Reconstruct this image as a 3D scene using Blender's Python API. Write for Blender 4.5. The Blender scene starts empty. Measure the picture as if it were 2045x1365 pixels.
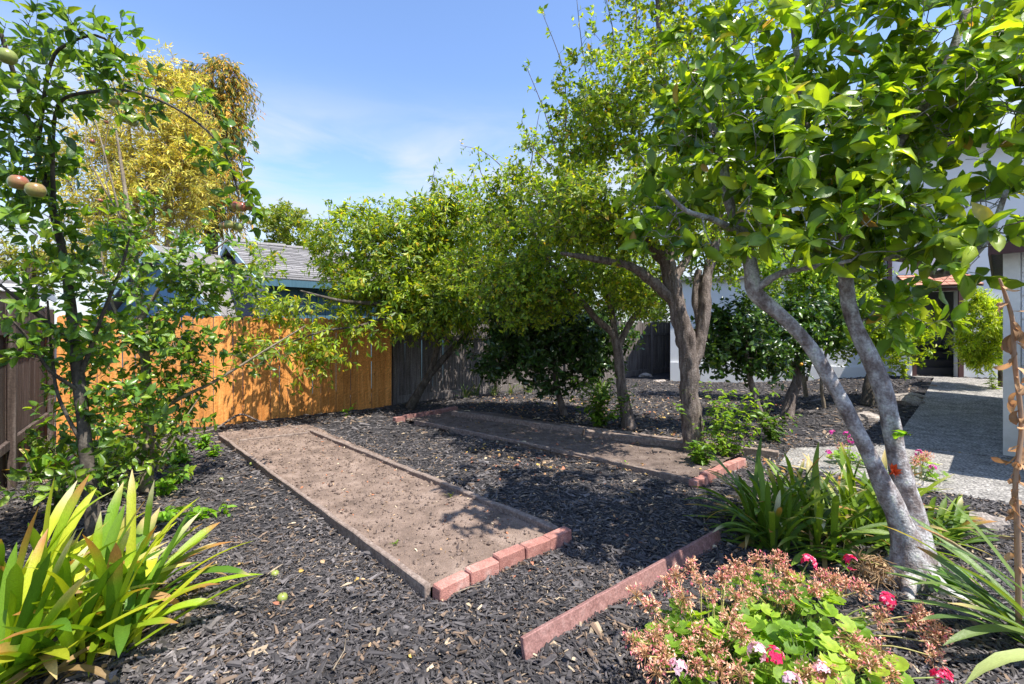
import bpy, math
import numpy as np
from mathutils import Matrix, Vector

# ------------------------------------------------------------------ camera, sky, sun, exposure
S = bpy.context.scene
COL = S.collection
CAM_H, FPX, CX, HY = 1.64, 920.0, 1022.5, 655.0

cam_d = bpy.data.cameras.new('camera')
cam_d.sensor_width = 36.0
cam_d.lens = FPX / 2045.0 * 36.0
cam_d.shift_y = -(682.5 - HY) / 2045.0
cam_d.clip_start, cam_d.clip_end = 0.05, 900.0
cam = bpy.data.objects.new('camera', cam_d)
cam.location = (0, 0, CAM_H)
cam.rotation_euler = (math.radians(90), 0, 0)
COL.objects.link(cam)
S.camera = cam

SUN_ELEV = math.radians(63)
SUN_AZ = np.array([0.80, -0.60]); SUN_AZ /= np.linalg.norm(SUN_AZ)
sun_dir = Vector((SUN_AZ[0] * math.cos(SUN_ELEV), SUN_AZ[1] * math.cos(SUN_ELEV), math.sin(SUN_ELEV)))
sun_d = bpy.data.lights.new('sun', 'SUN')
sun_d.energy = 4.1
sun_d.angle = math.radians(0.5)
sun_d.color = (1.0, 0.955, 0.88)
sun = bpy.data.objects.new('sun', sun_d)
sun.rotation_euler = sun_dir.to_track_quat('Z', 'Y').to_euler()
sun.location = (20, -12, 40)
COL.objects.link(sun)

world = bpy.data.worlds.new('World'); S.world = world
world.use_nodes = True
wn, wl = world.node_tree.nodes, world.node_tree.links
wn.clear()
w_out = wn.new('ShaderNodeOutputWorld'); w_bg = wn.new('ShaderNodeBackground')
w_bg.inputs['Strength'].default_value = 0.15
sky = wn.new('ShaderNodeTexSky'); sky.sky_type = 'NISHITA'; sky.sun_disc = False
sky.sun_elevation = SUN_ELEV
sky.sun_rotation = math.atan2(SUN_AZ[0], SUN_AZ[1])
sky.air_density, sky.dust_density, sky.ozone_density = 1.0, 0.3, 1.6
tc = wn.new('ShaderNodeTexCoord')
sepx = wn.new('ShaderNodeSeparateXYZ'); wl.new(tc.outputs['Generated'], sepx.inputs[0])
mp = wn.new('ShaderNodeMapping'); mp.inputs['Scale'].default_value = (1.6, 1.6, 7.5)
mp.inputs['Location'].default_value = (0.35, 0.1, 0.3)
wl.new(tc.outputs['Generated'], mp.inputs['Vector'])
nz = wn.new('ShaderNodeTexNoise'); nz.inputs['Scale'].default_value = 1.7
nz.inputs['Detail'].default_value = 7; nz.inputs['Roughness'].default_value = 0.55
nz.inputs['Distortion'].default_value = 0.6
wl.new(mp.outputs[0], nz.inputs['Vector'])
rmp = wn.new('ShaderNodeMapRange'); rmp.inputs['From Min'].default_value = 0.30; rmp.inputs['From Max'].default_value = 0.58
wl.new(nz.outputs['Fac'], rmp.inputs['Value'])
el = wn.new('ShaderNodeMapRange'); el.interpolation_type = 'SMOOTHSTEP'
el.inputs['From Min'].default_value = 0.48; el.inputs['From Max'].default_value = 0.28
wl.new(sepx.outputs['Z'], el.inputs['Value'])
mul = wn.new('ShaderNodeMath'); mul.operation = 'MULTIPLY'
wl.new(rmp.outputs[0], mul.inputs[0]); wl.new(el.outputs[0], mul.inputs[1])
mul2 = wn.new('ShaderNodeMath'); mul2.operation = 'MULTIPLY'; mul2.inputs[1].default_value = 0.9
wl.new(mul.outputs[0], mul2.inputs[0])
mixw = wn.new('ShaderNodeMixRGB'); mixw.inputs['Color2'].default_value = (2.75, 3.0, 3.35, 1)
lowb = wn.new('ShaderNodeMapRange'); lowb.interpolation_type = 'SMOOTHSTEP'
lowb.inputs['From Min'].default_value = 0.26; lowb.inputs['From Max'].default_value = 0.04; lowb.inputs['To Max'].default_value = .85
wl.new(sepx.outputs['Z'], lowb.inputs['Value'])
mxm = wn.new('ShaderNodeMath'); mxm.operation = 'MAXIMUM'; wl.new(mul2.outputs[0], mxm.inputs[0]); wl.new(lowb.outputs[0], mxm.inputs[1])
wl.new(mxm.outputs[0], mixw.inputs['Fac']); wl.new(sky.outputs[0], mixw.inputs['Color1'])
hs = wn.new('ShaderNodeHueSaturation'); hs.inputs['Saturation'].default_value = 1.08; hs.inputs['Hue'].default_value = .506
wl.new(mixw.outputs[0], hs.inputs['Color']); wl.new(hs.outputs[0], w_bg.inputs['Color']); wl.new(w_bg.outputs[0], w_out.inputs['Surface'])

S.view_settings.view_transform = 'Standard'
S.view_settings.look = 'None'
S.view_settings.gamma = 1.0
S.view_settings.exposure = 1.05
S.view_settings.use_curve_mapping = False
S.render.engine = 'CYCLES'
S.cycles.use_denoising = True
S.cycles.max_bounces = 9
S.cycles.diffuse_bounces = 6
S.cycles.transmission_bounces = 4
S.cycles.sample_clamp_indirect = 6.0

# ------------------------------------------------------------------ maths helpers
def A(*v): return np.array(v, dtype=float)
def unit(v):
    v = np.asarray(v, float); n = np.linalg.norm(v, axis=-1, keepdims=True); return v / np.maximum(n, 1e-9)
def sm(t):
    t = np.clip(t, 0, 1); return t * t * (3 - 2 * t)
def gz(x, y):   # the garden is flat and climbs gently to the house door
    return 0.38 * sm((np.asarray(x, float) - 6) / 5) * sm((np.asarray(y, float) - 7) / 5)
def P(px, py, Y):                      # the point at distance Y seen at a photo pixel
    return A((px - CX) / FPX * Y, Y, CAM_H + (HY - py) / FPX * Y)
def G(px, py, up=0.0):                 # the ground point (plus height) seen at a photo pixel
    z = up
    for _ in range(12):
        Y = (CAM_H - z) * FPX / (py - HY); x = (px - CX) / FPX * Y
        z = float(gz(x, Y)) + up
    return A(x, Y, z)
E = unit(A(.75, .66, 0)); D = A(-E[1], E[0], 0)        # garden axes: along the fence / along the beds

def _hash(i, j, k, seed):
    h = (i * 374761393 + j * 668265263 + k * 2147483647 + seed * 974711) & 0x7fffffff
    h = ((h ^ (h >> 13)) * 1274126177) & 0x7fffffff
    h = h ^ (h >> 16)
    return (h & 0xffff) / 65535.0
def vnoise(p, seed=0):
    p = np.asarray(p, float); i = np.floor(p).astype(np.int64); f = p - i; f = f * f * (3 - 2 * f)
    r = 0
    for a in (0, 1):
        for b in (0, 1):
            for c in (0, 1):
                w = (f[..., 0] if a else 1 - f[..., 0]) * (f[..., 1] if b else 1 - f[..., 1]) * (f[..., 2] if c else 1 - f[..., 2])
                r = r + w * _hash(i[..., 0] + a, i[..., 1] + b, i[..., 2] + c, seed)
    return r * 2 - 1
def fbm(p, oct=4, seed=0):
    p = np.asarray(p, float); s = 0; a = 1.0
    for o in range(oct):
        s = s + a * vnoise(p, seed + o); p = p * 2.03; a *= .5
    return s

# ------------------------------------------------------------------ mesh helpers
class Acc:
    def __init__(s): s.V, s.T, s.Q, s.C, s.n = [], [], [], [], 0
    def add(s, V, Q=None, T=None, C=None):
        V = np.asarray(V, float).reshape(-1, 3)
        if Q is not None and len(Q): s.Q.append(np.asarray(Q, np.int64) + s.n)
        if T is not None and len(T): s.T.append(np.asarray(T, np.int64) + s.n)
        if C is None: C = np.ones((len(V), 3))
        C = np.asarray(C, float)
        if C.ndim == 1: C = np.tile(C, (len(V), 1))
        s.V.append(V); s.C.append(C); s.n += len(V)
    def mesh(s, name, mat, off=(0, 0, 0), smooth=True):
        me = bpy.data.meshes.new(name)
        V = np.concatenate(s.V) - np.asarray(off, float)
        Q = np.concatenate(s.Q) if s.Q else np.zeros((0, 4), np.int64)
        T = np.concatenate(s.T) if s.T else np.zeros((0, 3), np.int64)
        me.vertices.add(len(V)); me.vertices.foreach_set('co', V.astype(np.float32).ravel())
        nl = Q.size + T.size
        me.loops.add(nl); me.loops.foreach_set('vertex_index', np.concatenate([Q.ravel(), T.ravel()]).astype(np.int32))
        me.polygons.add(len(Q) + len(T))
        st = np.concatenate([np.arange(len(Q)) * 4, Q.size + np.arange(len(T)) * 3]).astype(np.int32)
        me.polygons.foreach_set('loop_start', st)
        me.polygons.foreach_set('use_smooth', np.full(len(st), smooth))
        ca = me.attributes.new('col', 'FLOAT_COLOR', 'POINT')
        C = np.concatenate(s.C); ca.data.foreach_set('color', np.c_[C, np.ones(len(C))].astype(np.float32).ravel())
        me.update(calc_edges=True); me.validate()
        me.materials.append(mat)
        return me

def tag(o, label=None, cat=None, group=None, kind=None):
    if label: o['label'] = label
    if cat: o['category'] = cat
    if group: o['group'] = group
    if kind: o['kind'] = kind
    return o
def link(name, data, parent=None):
    o = bpy.data.objects.new(name, data); COL.objects.link(o)
    if parent is not None: o.parent = parent
    return o
def thing(name, label, cat, loc=(0, 0, 0), group=None):
    o = link(name, None); o.empty_display_size = .1; o.location = [float(v) for v in loc]
    return tag(o, label, cat, group)
def wloc(o):
    l = np.array(o.location)
    while o.parent is not None: o = o.parent; l = l + np.array(o.location)
    return l
def build(acc, name, mat, parent=None, smooth=True, kind=None):     # world-space geometry -> one mesh object
    off = wloc(parent) if parent is not None else (0, 0, 0)
    o = link(name, acc.mesh(name, mat, off, smooth), parent)
    if kind: o['kind'] = kind
    return o

def box(acc, o, u, v, w, C=None):      # parallelepiped: corner o, edges u, v, w
    o, u, v, w = map(lambda a: np.asarray(a, float), (o, u, v, w))
    V = [o, o+u, o+u+v, o+v, o+w, o+u+w, o+u+v+w, o+v+w]
    Q = [[3, 2, 1, 0], [4, 5, 6, 7], [0, 1, 5, 4], [1, 2, 6, 5], [2, 3, 7, 6], [3, 0, 4, 7]]
    if np.dot(np.cross(u, v), w) < 0: Q = [q[::-1] for q in Q]
    acc.add(V, Q=Q, C=C)
def bevel_box(acc, c, ux, uy, uz, sx, sy, sz, b=.006, n=6, jit=0.0, seed=0):
    # bar along ux (length sx) with an eight-sided bevelled section and n segments, edges slightly worn
    pr = [(-1, -1, 1, 0), (-1, -1, 0, 1), (-1, 1, 0, -1), (-1, 1, 1, 0), (1, 1, -1, 0), (1, 1, 0, -1), (1, -1, 0, 1), (1, -1, -1, 0)]
    pr = np.array([[p[0]*sy/2 + p[2]*b, p[1]*sz/2 + p[3]*b] for p in pr])
    ts = np.concatenate([[-.5], np.linspace(-.5 + b/sx, .5 - b/sx, n+1), [.5]])
    sh = np.ones(len(ts)); sh[0] = sh[-1] = 1 - 2*b/min(sy, sz)
    V = np.array([np.asarray(c) + ux*t*sx + uy*p[0]*s + uz*p[1]*s for t, s in zip(ts, sh) for p in pr])
    if jit: V = V + jit * np.stack([vnoise(V*9+k*31, seed+k) for k in range(3)], 1)
    m = len(pr); Q = []
    for i in range(len(ts)-1):
        for j in range(m): Q.append([i*m+j, i*m+(j+1) % m, (i+1)*m+(j+1) % m, (i+1)*m+j])
    T = []
    for e, r in ((0, -1), ((len(ts)-1)*m, 1)):
        for j in range(1, m-1): T.append([e, e+j, e+j+1][::r])
    acc.add(V, Q=Q, T=T)

def smooth_path(pts, rad, step=.05):
    pts = np.asarray(pts, float); rad = np.asarray(rad, float); o, r = [], []
    n = len(pts)
    for i in range(n-1):
        p0, p1, p2, p3 = pts[max(i-1, 0)], pts[i], pts[i+1], pts[min(i+2, n-1)]
        k = max(2, int(np.linalg.norm(p2-p1)/step))
        for t in np.arange(k)/k:
            o.append(.5*((2*p1)+(-p0+p2)*t+(2*p0-5*p1+4*p2-p3)*t*t+(-p0+3*p1-3*p2+p3)*t**3)); r.append(rad[i]*(1-t)+rad[i+1]*t)
    o.append(pts[-1]); r.append(rad[-1])
    return np.array(o), np.array(r)
def tube(acc, pts, rad, sides=5, C=None, rough=0.0, furrow=0.0, seed=0, cap=True):
    pts = np.asarray(pts, float); rad = np.asarray(rad, float); n = len(pts)
    tg = unit(np.gradient(pts, axis=0)); ref = A(1, .13, 0) if abs(tg[0][0]) < .8 else A(0, 1, .1)
    a = np.arange(sides)/sides*2*np.pi; V = np.zeros((n, sides, 3))
    x = unit(ref - tg[0]*np.dot(ref, tg[0]))
    for i in range(n):
        x = unit(x - tg[i]*np.dot(x, tg[i])); y = np.cross(tg[i], x)
        V[i] = pts[i] + rad[i]*(np.cos(a)[:, None]*x + np.sin(a)[:, None]*y)
    if rough or furrow:
        d = V - pts[:, None, :]
        k = 1 + rough*fbm(V*A(7, 7, 5), 3, seed)
        if furrow: k = k + furrow*np.abs(fbm(V*A(26, 26, 4), 2, seed+9)) - furrow*.4
        V = pts[:, None, :] + d*k[..., None]
    i = np.arange(n-1)[:, None]*sides; j = np.arange(sides)[None, :]; j2 = (j+1) % sides
    Q = np.stack([i+j, i+j2, i+sides+j2, i+sides+j], -1).reshape(-1, 4)
    T = []
    if cap:
        V = np.concatenate([V.reshape(-1, 3), [pts[-1] + tg[-1]*rad[-1]*.6]]); e = (n-1)*sides
        T = [[e+k, e+(k+1) % sides, n*sides] for k in range(sides)]
    acc.add(V.reshape(-1, 3), Q=Q, T=T, C=C)

def leaf_tpl(prof, rows, fold=.25, curl=.15, wave=0.0):
    # +y length 0..1, x width, z normal; midrib plus two edges
    V, t = [[0, 0, 0]], [0]
    for k, r in enumerate(rows):
        w = prof(r)/2; zc = -curl*r*r
        V += [[-w, r, zc + fold*w*.5 + wave*((-1)**k)*w], [0, r, zc], [w, r, zc + fold*w*.5 - wave*((-1)**k)*w]]; t += [r]*3
    V.append([0, 1, -curl]); t.append(1)
    T, m = [[0, 2, 1], [0, 3, 2]], len(rows)
    for k in range(m-1):
        a = 1+3*k; b = a+3
        T += [[a, a+1, b+1], [a, b+1, b], [a+1, a+2, b+2], [a+1, b+2, b+1]]
    a = 1+3*(m-1); T += [[a, a+1, a+3], [a+1, a+2, a+3]]
    T = [q[::-1] for q in T] if False else T
    V = np.array(V, float); rib = np.array([1.25 if abs(v[0]) < 1e-6 else .95 for v in V])
    return dict(V=V, T=np.array(T), t=np.array(t, float), rib=rib)
LT_small = leaf_tpl(lambda r: [0, 1][1]*math.sin(math.pi*r**.8), [.45], .35, .15)              # 4 triangles
LT_oval = leaf_tpl(lambda r: math.sin(math.pi*r**.85)**.8, [.22, .6], .4, .25)                  # 8 triangles
LT_big = leaf_tpl(lambda r: math.sin(math.pi*r**1.25)**.75, [.16, .36, .56, .74, .9], .35, .22, .03)
LT_big2 = leaf_tpl(lambda r: math.sin(math.pi*r**1.15)**.8, [.16, .36, .56, .74, .9], .75, .55, .10)
LT_apple = leaf_tpl(lambda r: math.sin(math.pi*r**.8)**.85, [.15, .38, .65, .86], .5, .3, .05)
LT_lance = leaf_tpl(lambda r: math.sin(math.pi*r**.75), [.3, .65], .4, .35)
LT_chip = leaf_tpl(lambda r: math.sin(math.pi*r)**.5, [.5], .3, .05)

def frames(d, n):
    y = unit(d); x = unit(np.cross(y, n)); z = np.cross(x, y); return x, y, z
def leaves(acc, tpl, pos, d, n, L, W, C, rib=True, tip=None):
    x, y, z = frames(d, n); v = tpl['V']; N = len(pos)
    L = np.broadcast_to(L, (N,)); W = np.broadcast_to(W, (N,))
    V = pos[:, None, :] + x[:, None, :]*(v[None, :, 0:1]*W[:, None, None]) + y[:, None, :]*(v[None, :, 1:2]*L[:, None, None]) + z[:, None, :]*(v[None, :, 2:3]*L[:, None, None])
    nv = len(v); T = (np.arange(N)[:, None, None]*nv + tpl['T'][None]).reshape(-1, 3)
    Cc = np.repeat(C[:, None, :], nv, 1)
    if rib: Cc = Cc*tpl['rib'][None, :, None]
    acc.add(V.reshape(-1, 3), T=T, C=Cc.reshape(-1, 3))

# ------------------------------------------------------------------ materials
def new_mat(name):
    m = bpy.data.materials.new(name); m.use_nodes = True
    nt = m.node_tree; b = nt.nodes['Principled BSDF']
    return m, nt, nt.nodes, nt.links, b
def ramp(nd, stops):
    r = nd.new('ShaderNodeValToRGB'); cr = r.color_ramp
    while len(cr.elements) < len(stops): cr.elements.new(.5)
    for e, (p, c) in zip(cr.elements, stops): e.position = p; e.color = (*c, 1)
    return r
def mat_leaf(name, rough=.42, trans=.5, tint=(1.6, 1.5, .45), spec=.5, gain=1.4, warm=(1.07, 1.0, .95)):
    m, nt, nd, lk, b = new_mat(name)
    at = nd.new('ShaderNodeAttribute'); at.attribute_name = 'col'
    nz = nd.new('ShaderNodeTexNoise'); nz.inputs['Scale'].default_value = 38; nz.inputs['Detail'].default_value = 3
    mr = nd.new('ShaderNodeMapRange'); mr.inputs['To Min'].default_value = .7*gain; mr.inputs['To Max'].default_value = 1.3*gain
    lk.new(nz.outputs['Fac'], mr.inputs['Value'])
    mx = nd.new('ShaderNodeVectorMath'); mx.operation = 'SCALE'
    wm = nd.new('ShaderNodeVectorMath'); wm.operation = 'MULTIPLY'; wm.inputs[1].default_value = warm
    lk.new(at.outputs['Color'], wm.inputs[0]); lk.new(wm.outputs[0], mx.inputs[0]); lk.new(mr.outputs[0], mx.inputs['Scale'])
    lk.new(mx.outputs[0], b.inputs['Base Color'])
    b.inputs['Roughness'].default_value = rough; b.inputs['Specular IOR Level'].default_value = spec
    bp = nd.new('ShaderNodeBump'); bp.inputs['Strength'].default_value = .25; bp.inputs['Distance'].default_value = .01
    lk.new(nz.outputs['Fac'], bp.inputs['Height']); lk.new(bp.outputs[0], b.inputs['Normal'])
    tm = nd.new('ShaderNodeVectorMath'); tm.operation = 'MULTIPLY'; tm.inputs[1].default_value = tint
    lk.new(mx.outputs[0], tm.inputs[0])
    tr = nd.new('ShaderNodeBsdfTranslucent'); lk.new(tm.outputs[0], tr.inputs['Color'])
    ms = nd.new('ShaderNodeMixShader'); ms.inputs[0].default_value = trans
    lk.new(b.outputs[0], ms.inputs[1]); lk.new(tr.outputs[0], ms.inputs[2])
    lk.new(ms.outputs[0], nd['Material Output'].inputs['Surface'])
    return m
def mat_attr(name, rough=.8, scale=60, lo=.75, hi=1.25, bump=.3, dist=.005):
    m, nt, nd, lk, b = new_mat(name)
    at = nd.new('ShaderNodeAttribute'); at.attribute_name = 'col'
    nz = nd.new('ShaderNodeTexNoise'); nz.inputs['Scale'].default_value = scale; nz.inputs['Detail'].default_value = 5
    mr = nd.new('ShaderNodeMapRange'); mr.inputs['From Min'].default_value = .3; mr.inputs['From Max'].default_value = .7
    mr.inputs['To Min'].default_value = lo; mr.inputs['To Max'].default_value = hi
    lk.new(nz.outputs['Fac'], mr.inputs['Value'])
    mx = nd.new('ShaderNodeVectorMath'); mx.operation = 'SCALE'
    lk.new(at.outputs['Color'], mx.inputs[0]); lk.new(mr.outputs[0], mx.inputs['Scale']); lk.new(mx.outputs[0], b.inputs['Base Color'])
    b.inputs['Roughness'].default_value = rough
    bp = nd.new('ShaderNodeBump'); bp.inputs['Strength'].default_value = bump; bp.inputs['Distance'].default_value = dist
    lk.new(nz.outputs['Fac'], bp.inputs['Height']); lk.new(bp.outputs[0], b.inputs['Normal'])
    return m
def mat_noise(name, stops, scale=8, stretch=(1, 1, 1), rough=.8, bump=.4, dist=.01, detail=8, fine=None, rnd=0.0, coord='Object', spec=.3):
    # noise through a colour ramp; optional per-object brightness (rnd) and a second fine speckle
    m, nt, nd, lk, b = new_mat(name)
    tcn = nd.new('ShaderNodeTexCoord'); mpn = nd.new('ShaderNodeMapping'); mpn.inputs['Scale'].default_value = stretch
    oi = nd.new('ShaderNodeObjectInfo'); ad = nd.new('ShaderNodeVectorMath'); ad.operation = 'ADD'
    cb = nd.new('ShaderNodeCombineXYZ'); m7 = nd.new('ShaderNodeMath'); m7.operation = 'MULTIPLY'; m7.inputs[1].default_value = 37.0
    lk.new(oi.outputs['Random'], m7.inputs[0]); lk.new(m7.outputs[0], cb.inputs[0]); lk.new(m7.outputs[0], cb.inputs[1])
    lk.new(tcn.outputs[coord], ad.inputs[0]); lk.new(cb.outputs[0], ad.inputs[1])
    if coord == 'Object' and rnd: lk.new(ad.outputs[0], mpn.inputs['Vector'])
    else: lk.new(tcn.outputs[coord], mpn.inputs['Vector'])
    nz = nd.new('ShaderNodeTexNoise'); nz.inputs['Scale'].default_value = scale; nz.inputs['Detail'].default_value = detail; nz.inputs['Roughness'].default_value = .62
    lk.new(mpn.outputs[0], nz.inputs['Vector'])
    rp = ramp(nd, stops); lk.new(nz.outputs['Fac'], rp.inputs[0]); out = rp.outputs[0]
    h = nz.outputs['Fac']
    if fine:
        nf = nd.new('ShaderNodeTexNoise'); nf.inputs['Scale'].default_value = fine; nf.inputs['Detail'].default_value = 4
        lk.new(tcn.outputs[coord], nf.inputs['Vector'])
        mr = nd.new('ShaderNodeMapRange'); mr.inputs['From Min'].default_value = .3; mr.inputs['From Max'].default_value = .7
        mr.inputs['To Min'].default_value = .7; mr.inputs['To Max'].default_value = 1.3
        lk.new(nf.outputs['Fac'], mr.inputs['Value'])
        sc = nd.new('ShaderNodeVectorMath'); sc.operation = 'SCALE'; lk.new(out, sc.inputs[0]); lk.new(mr.outputs[0], sc.inputs['Scale']); out = sc.outputs[0]
        hh = nd.new('ShaderNodeMath'); hh.operation = 'MULTIPLY_ADD'; hh.inputs[1].default_value = .5; lk.new(nf.outputs['Fac'], hh.inputs[0]); lk.new(h, hh.inputs[2]); h = hh.outputs[0]
    if rnd:
        mr = nd.new('ShaderNodeMapRange'); mr.inputs['To Min'].default_value = 1-rnd; mr.inputs['To Max'].default_value = 1+rnd
        lk.new(oi.outputs['Random'], mr.inputs['Value'])
        sc = nd.new('ShaderNodeVectorMath'); sc.operation = 'SCALE'; lk.new(out, sc.inputs[0]); lk.new(mr.outputs[0], sc.inputs['Scale']); out = sc.outputs[0]
    lk.new(out, b.inputs['Base Color'])
    b.inputs['Roughness'].default_value = rough; b.inputs['Specular IOR Level'].default_value = spec
    bp = nd.new('ShaderNodeBump'); bp.inputs['Strength'].default_value = bump; bp.inputs['Distance'].default_value = dist
    lk.new(h, bp.inputs['Height']); lk.new(bp.outputs[0], b.inputs['Normal'])
    return m
def mat_plain(name, c, rough=.6, spec=.4):
    return mat_noise(name, [(.3, tuple(.88*v for v in c)), (.7, tuple(min(1, 1.1*v) for v in c))], 6, rough=rough, bump=.15, dist=.004, spec=spec)

M_mulch_base = mat_noise('mulch_base', [(.3, (.016, .015, .016)), (.55, (.05, .047, .05)), (.75, (.11, .09, .08))], 34, rough=.9, bump=1, dist=.03, fine=150)
M_chip = mat_attr('mulch_chip', .72, 90, .7, 1.35, .5, .004)
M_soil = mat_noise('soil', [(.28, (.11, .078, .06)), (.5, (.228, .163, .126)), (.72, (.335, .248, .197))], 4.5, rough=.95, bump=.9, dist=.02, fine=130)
M_soil_shade = mat_noise('soil_shade_tone', [(.28, (.07, .05, .04)), (.5, (.155, .115, .094)), (.72, (.22, .17, .14))], 7, rough=.95, bump=.9, dist=.02, fine=110)  # darker copy of the soil; tree shade on the rear bed is in its colour
M_soil2 = mat_noise('soil_clod', [(.3, (.14, .10, .08)), (.7, (.27, .2, .16))], 20, rough=.95, bump=.6, dist=.01)
M_litter = mat_leaf('dry_litter', .8, .15, (1.1, 1, .7), .2, 1.0, (1, 1, 1))
M_timber = mat_noise('weathered_timber', [(.25, (.11, .078, .06)), (.5, (.225, .17, .14)), (.75, (.36, .29, .24))], 5, (5, 5, 5), .85, .6, .006, fine=70, rnd=.12)
M_redboard = mat_noise('red_stained_board', [(.3, (.20, .10, .088)), (.55, (.30, .16, .14)), (.75, (.38, .235, .21))], 7, (3, 3, 3), .8, .5, .006, fine=90)
M_brick = mat_noise('red_brick', [(.26, (.20, .135, .11)), (.38, (.33, .145, .115)), (.54, (.43, .20, .16)), (.70, (.50, .31, .26))], 9, rough=.88, bump=.7, dist=.008, fine=120, rnd=.12)
M_brick_old = mat_noise('old_brick', [(.28, (.17, .08, .065)), (.5, (.28, .14, .12)), (.74, (.34, .2, .18))], 9, rough=.9, bump=.7, dist=.008, fine=120, rnd=.12)
M_cedar = mat_noise('new_cedar', [(.22, (.36, .115, .022)), (.42, (.60, .235, .055)), (.58, (.70, .30, .08)), (.8, (.78, .40, .14))], 3.2, (7, 7, .55), .7, .25, .003, 10, fine=45, rnd=.24)
def add_knots(m, scale, dark):
    nt = m.node_tree; nd, lk = nt.nodes, nt.links; b = nd['Principled BSDF']; src = b.inputs['Base Color'].links[0].from_socket
    mpn = next(n for n in nd if n.type == 'MAPPING'); tcn = next(n for n in nd if n.type == 'TEX_COORD'); va = next(n for n in nd if n.type == 'VECT_MATH' and n.operation == 'ADD')
    m2 = nd.new('ShaderNodeMapping'); m2.inputs['Scale'].default_value = (1, .2, .6); lk.new(va.outputs[0], m2.inputs[0])
    vo = nd.new('ShaderNodeTexVoronoi'); vo.inputs['Scale'].default_value = scale; lk.new(m2.outputs[0], vo.inputs['Vector'])
    mr = nd.new('ShaderNodeMapRange'); mr.inputs['From Min'].default_value = .05; mr.inputs['From Max'].default_value = .13; mr.inputs['To Min'].default_value = .8; mr.inputs['To Max'].default_value = 0
    lk.new(vo.outputs['Distance'], mr.inputs['Value']); mx = nd.new('ShaderNodeMixRGB'); mx.inputs['Color2'].default_value = (*dark, 1)
    lk.new(mr.outputs[0], mx.inputs['Fac']); lk.new(src, mx.inputs['Color1']); lk.new(mx.outputs[0], b.inputs['Base Color'])
add_knots(M_cedar, 5.5, (.16, .05, .015))
M_grey = mat_noise('weathered_fence', [(.25, (.06, .047, .042)), (.5, (.15, .127, .117)), (.75, (.27, .24, .228))], 3.2, (9, 9, .5), .9, .6, .004, 10, fine=60, rnd=.22)
M_dark = mat_noise('dark_old_fence', [(.25, (.03, .02, .016)), (.5, (.075, .054, .045)), (.75, (.16, .13, .115))], 3.2, (9, 9, .5), .9, .6, .004, 10, fine=60, rnd=.22)
M_concrete = mat_noise('aggregate_concrete', [(.36, (.10, .093, .088)), (.5, (.235, .22, .20)), (.62, (.42, .39, .35))], 42, rough=.9, bump=.9, dist=.008, detail=3, fine=5)
M_stucco = mat_noise('white_stucco', [(.3, (.70, .70, .70)), (.7, (.79, .79, .78))], 1.2, rough=.9, bump=.35, dist=.012)
M_white = mat_plain('white_paint', (.76, .75, .73), .55)
M_brown = mat_plain('brown_trim', (.10, .045, .04), .6)
M_greydoor = mat_plain('grey_panel', (.32, .32, .35), .5)
M_stairdark = mat_plain('dark_stair', (.06, .055, .06), .6)
M_tile = mat_noise('clay_tile', [(.3, (.42, .17, .11)), (.7, (.58, .30, .21))], 12, rough=.85, bump=.4, rnd=.2)
M_shingle = mat_noise('asphalt_shingle', [(.3, (.16, .15, .145)), (.7, (.29, .275, .265))], 30, rough=.95, bump=.5, dist=.004, fine=200, rnd=.28)
M_teal = mat_noise('teal_siding', [(.3, (.055, .125, .17)), (.7, (.085, .18, .235))], 3, (8, 8, .6), .75, .3, .004)
M_blue = mat_noise('blue_siding', [(.3, (.12, .24, .36)), (.7, (.17, .32, .46))], 3, (8, 8, .6), .75, .3, .004)
M_lav = mat_plain('grey_blue_siding', (.27, .29, .35), .75)
M_trim = mat_plain('pale_blue_trim', (.36, .50, .58), .6)
M_cream = mat_plain('cream_siding', (.55, .46, .36), .75)
M_rock = mat_noise('field_stone', [(.3, (.20, .17, .15)), (.5, (.36, .31, .27)), (.7, (.5, .45, .4))], 5, rough=.9, bump=.9, dist=.03, fine=40)
M_bark_grey = mat_noise('smooth_grey_bark', [(.30, (.10, .075, .066)), (.42, (.22, .18, .168)), (.50, (.32, .29, .282)), (.60, (.50, .48, .47)), (.70, (.40, .43, .33))], 13, (1, 1, .7), .88, 1.0, .014, 8, fine=75)
M_bark_brown = mat_noise('furrowed_bark', [(.28, (.045, .033, .028)), (.5, (.16, .125, .105)), (.75, (.30, .255, .225))], 6, (4, 4, .8), .92, 1.0, .02, 8, fine=60)
M_bark_dark = mat_noise('dark_apple_bark', [(.28, (.03, .024, .02)), (.5, (.085, .07, .055)), (.75, (.18, .155, .125))], 8, (2, 2, 1), .9, .8, .01, 8, fine=60)
M_bark_tan = mat_noise('tan_bark', [(.28, (.13, .10, .07)), (.5, (.25, .20, .14)), (.75, (.37, .31, .23))], 8, (2, 2, 1), .9, .8, .01, 8, fine=60)
M_leaf = mat_leaf('leaf')
M_leaf_gloss = mat_leaf('glossy_leaf', .30, .42, spec=.6)
M_leaf_dark = mat_leaf('citrus_leaf', .30, .3, spec=.55, gain=1.1)
M_strap = mat_leaf('strap_leaf', .42, .38, (1.4, 1.35, .4), .4, 1.1, (1, 1, 1))
M_petal = mat_leaf('petal', .6, .35, (1.2, 1, 1), .3, 1.0, (1, 1, 1))
M_dry = mat_leaf('dry_flower', .8, .3, (1.2, 1, .8), .2, 1.0, (1, 1, 1))
M_stem = mat_attr('green_stem', .6, 40)
M_gold = mat_leaf('golden_leaf', .6, .4, (1.2, 1.12, .6), .3, 1.12, (1, 1, 1))
M_apple = mat_attr('apple_skin', .28, 14, .85, 1.15, .05)

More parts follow.
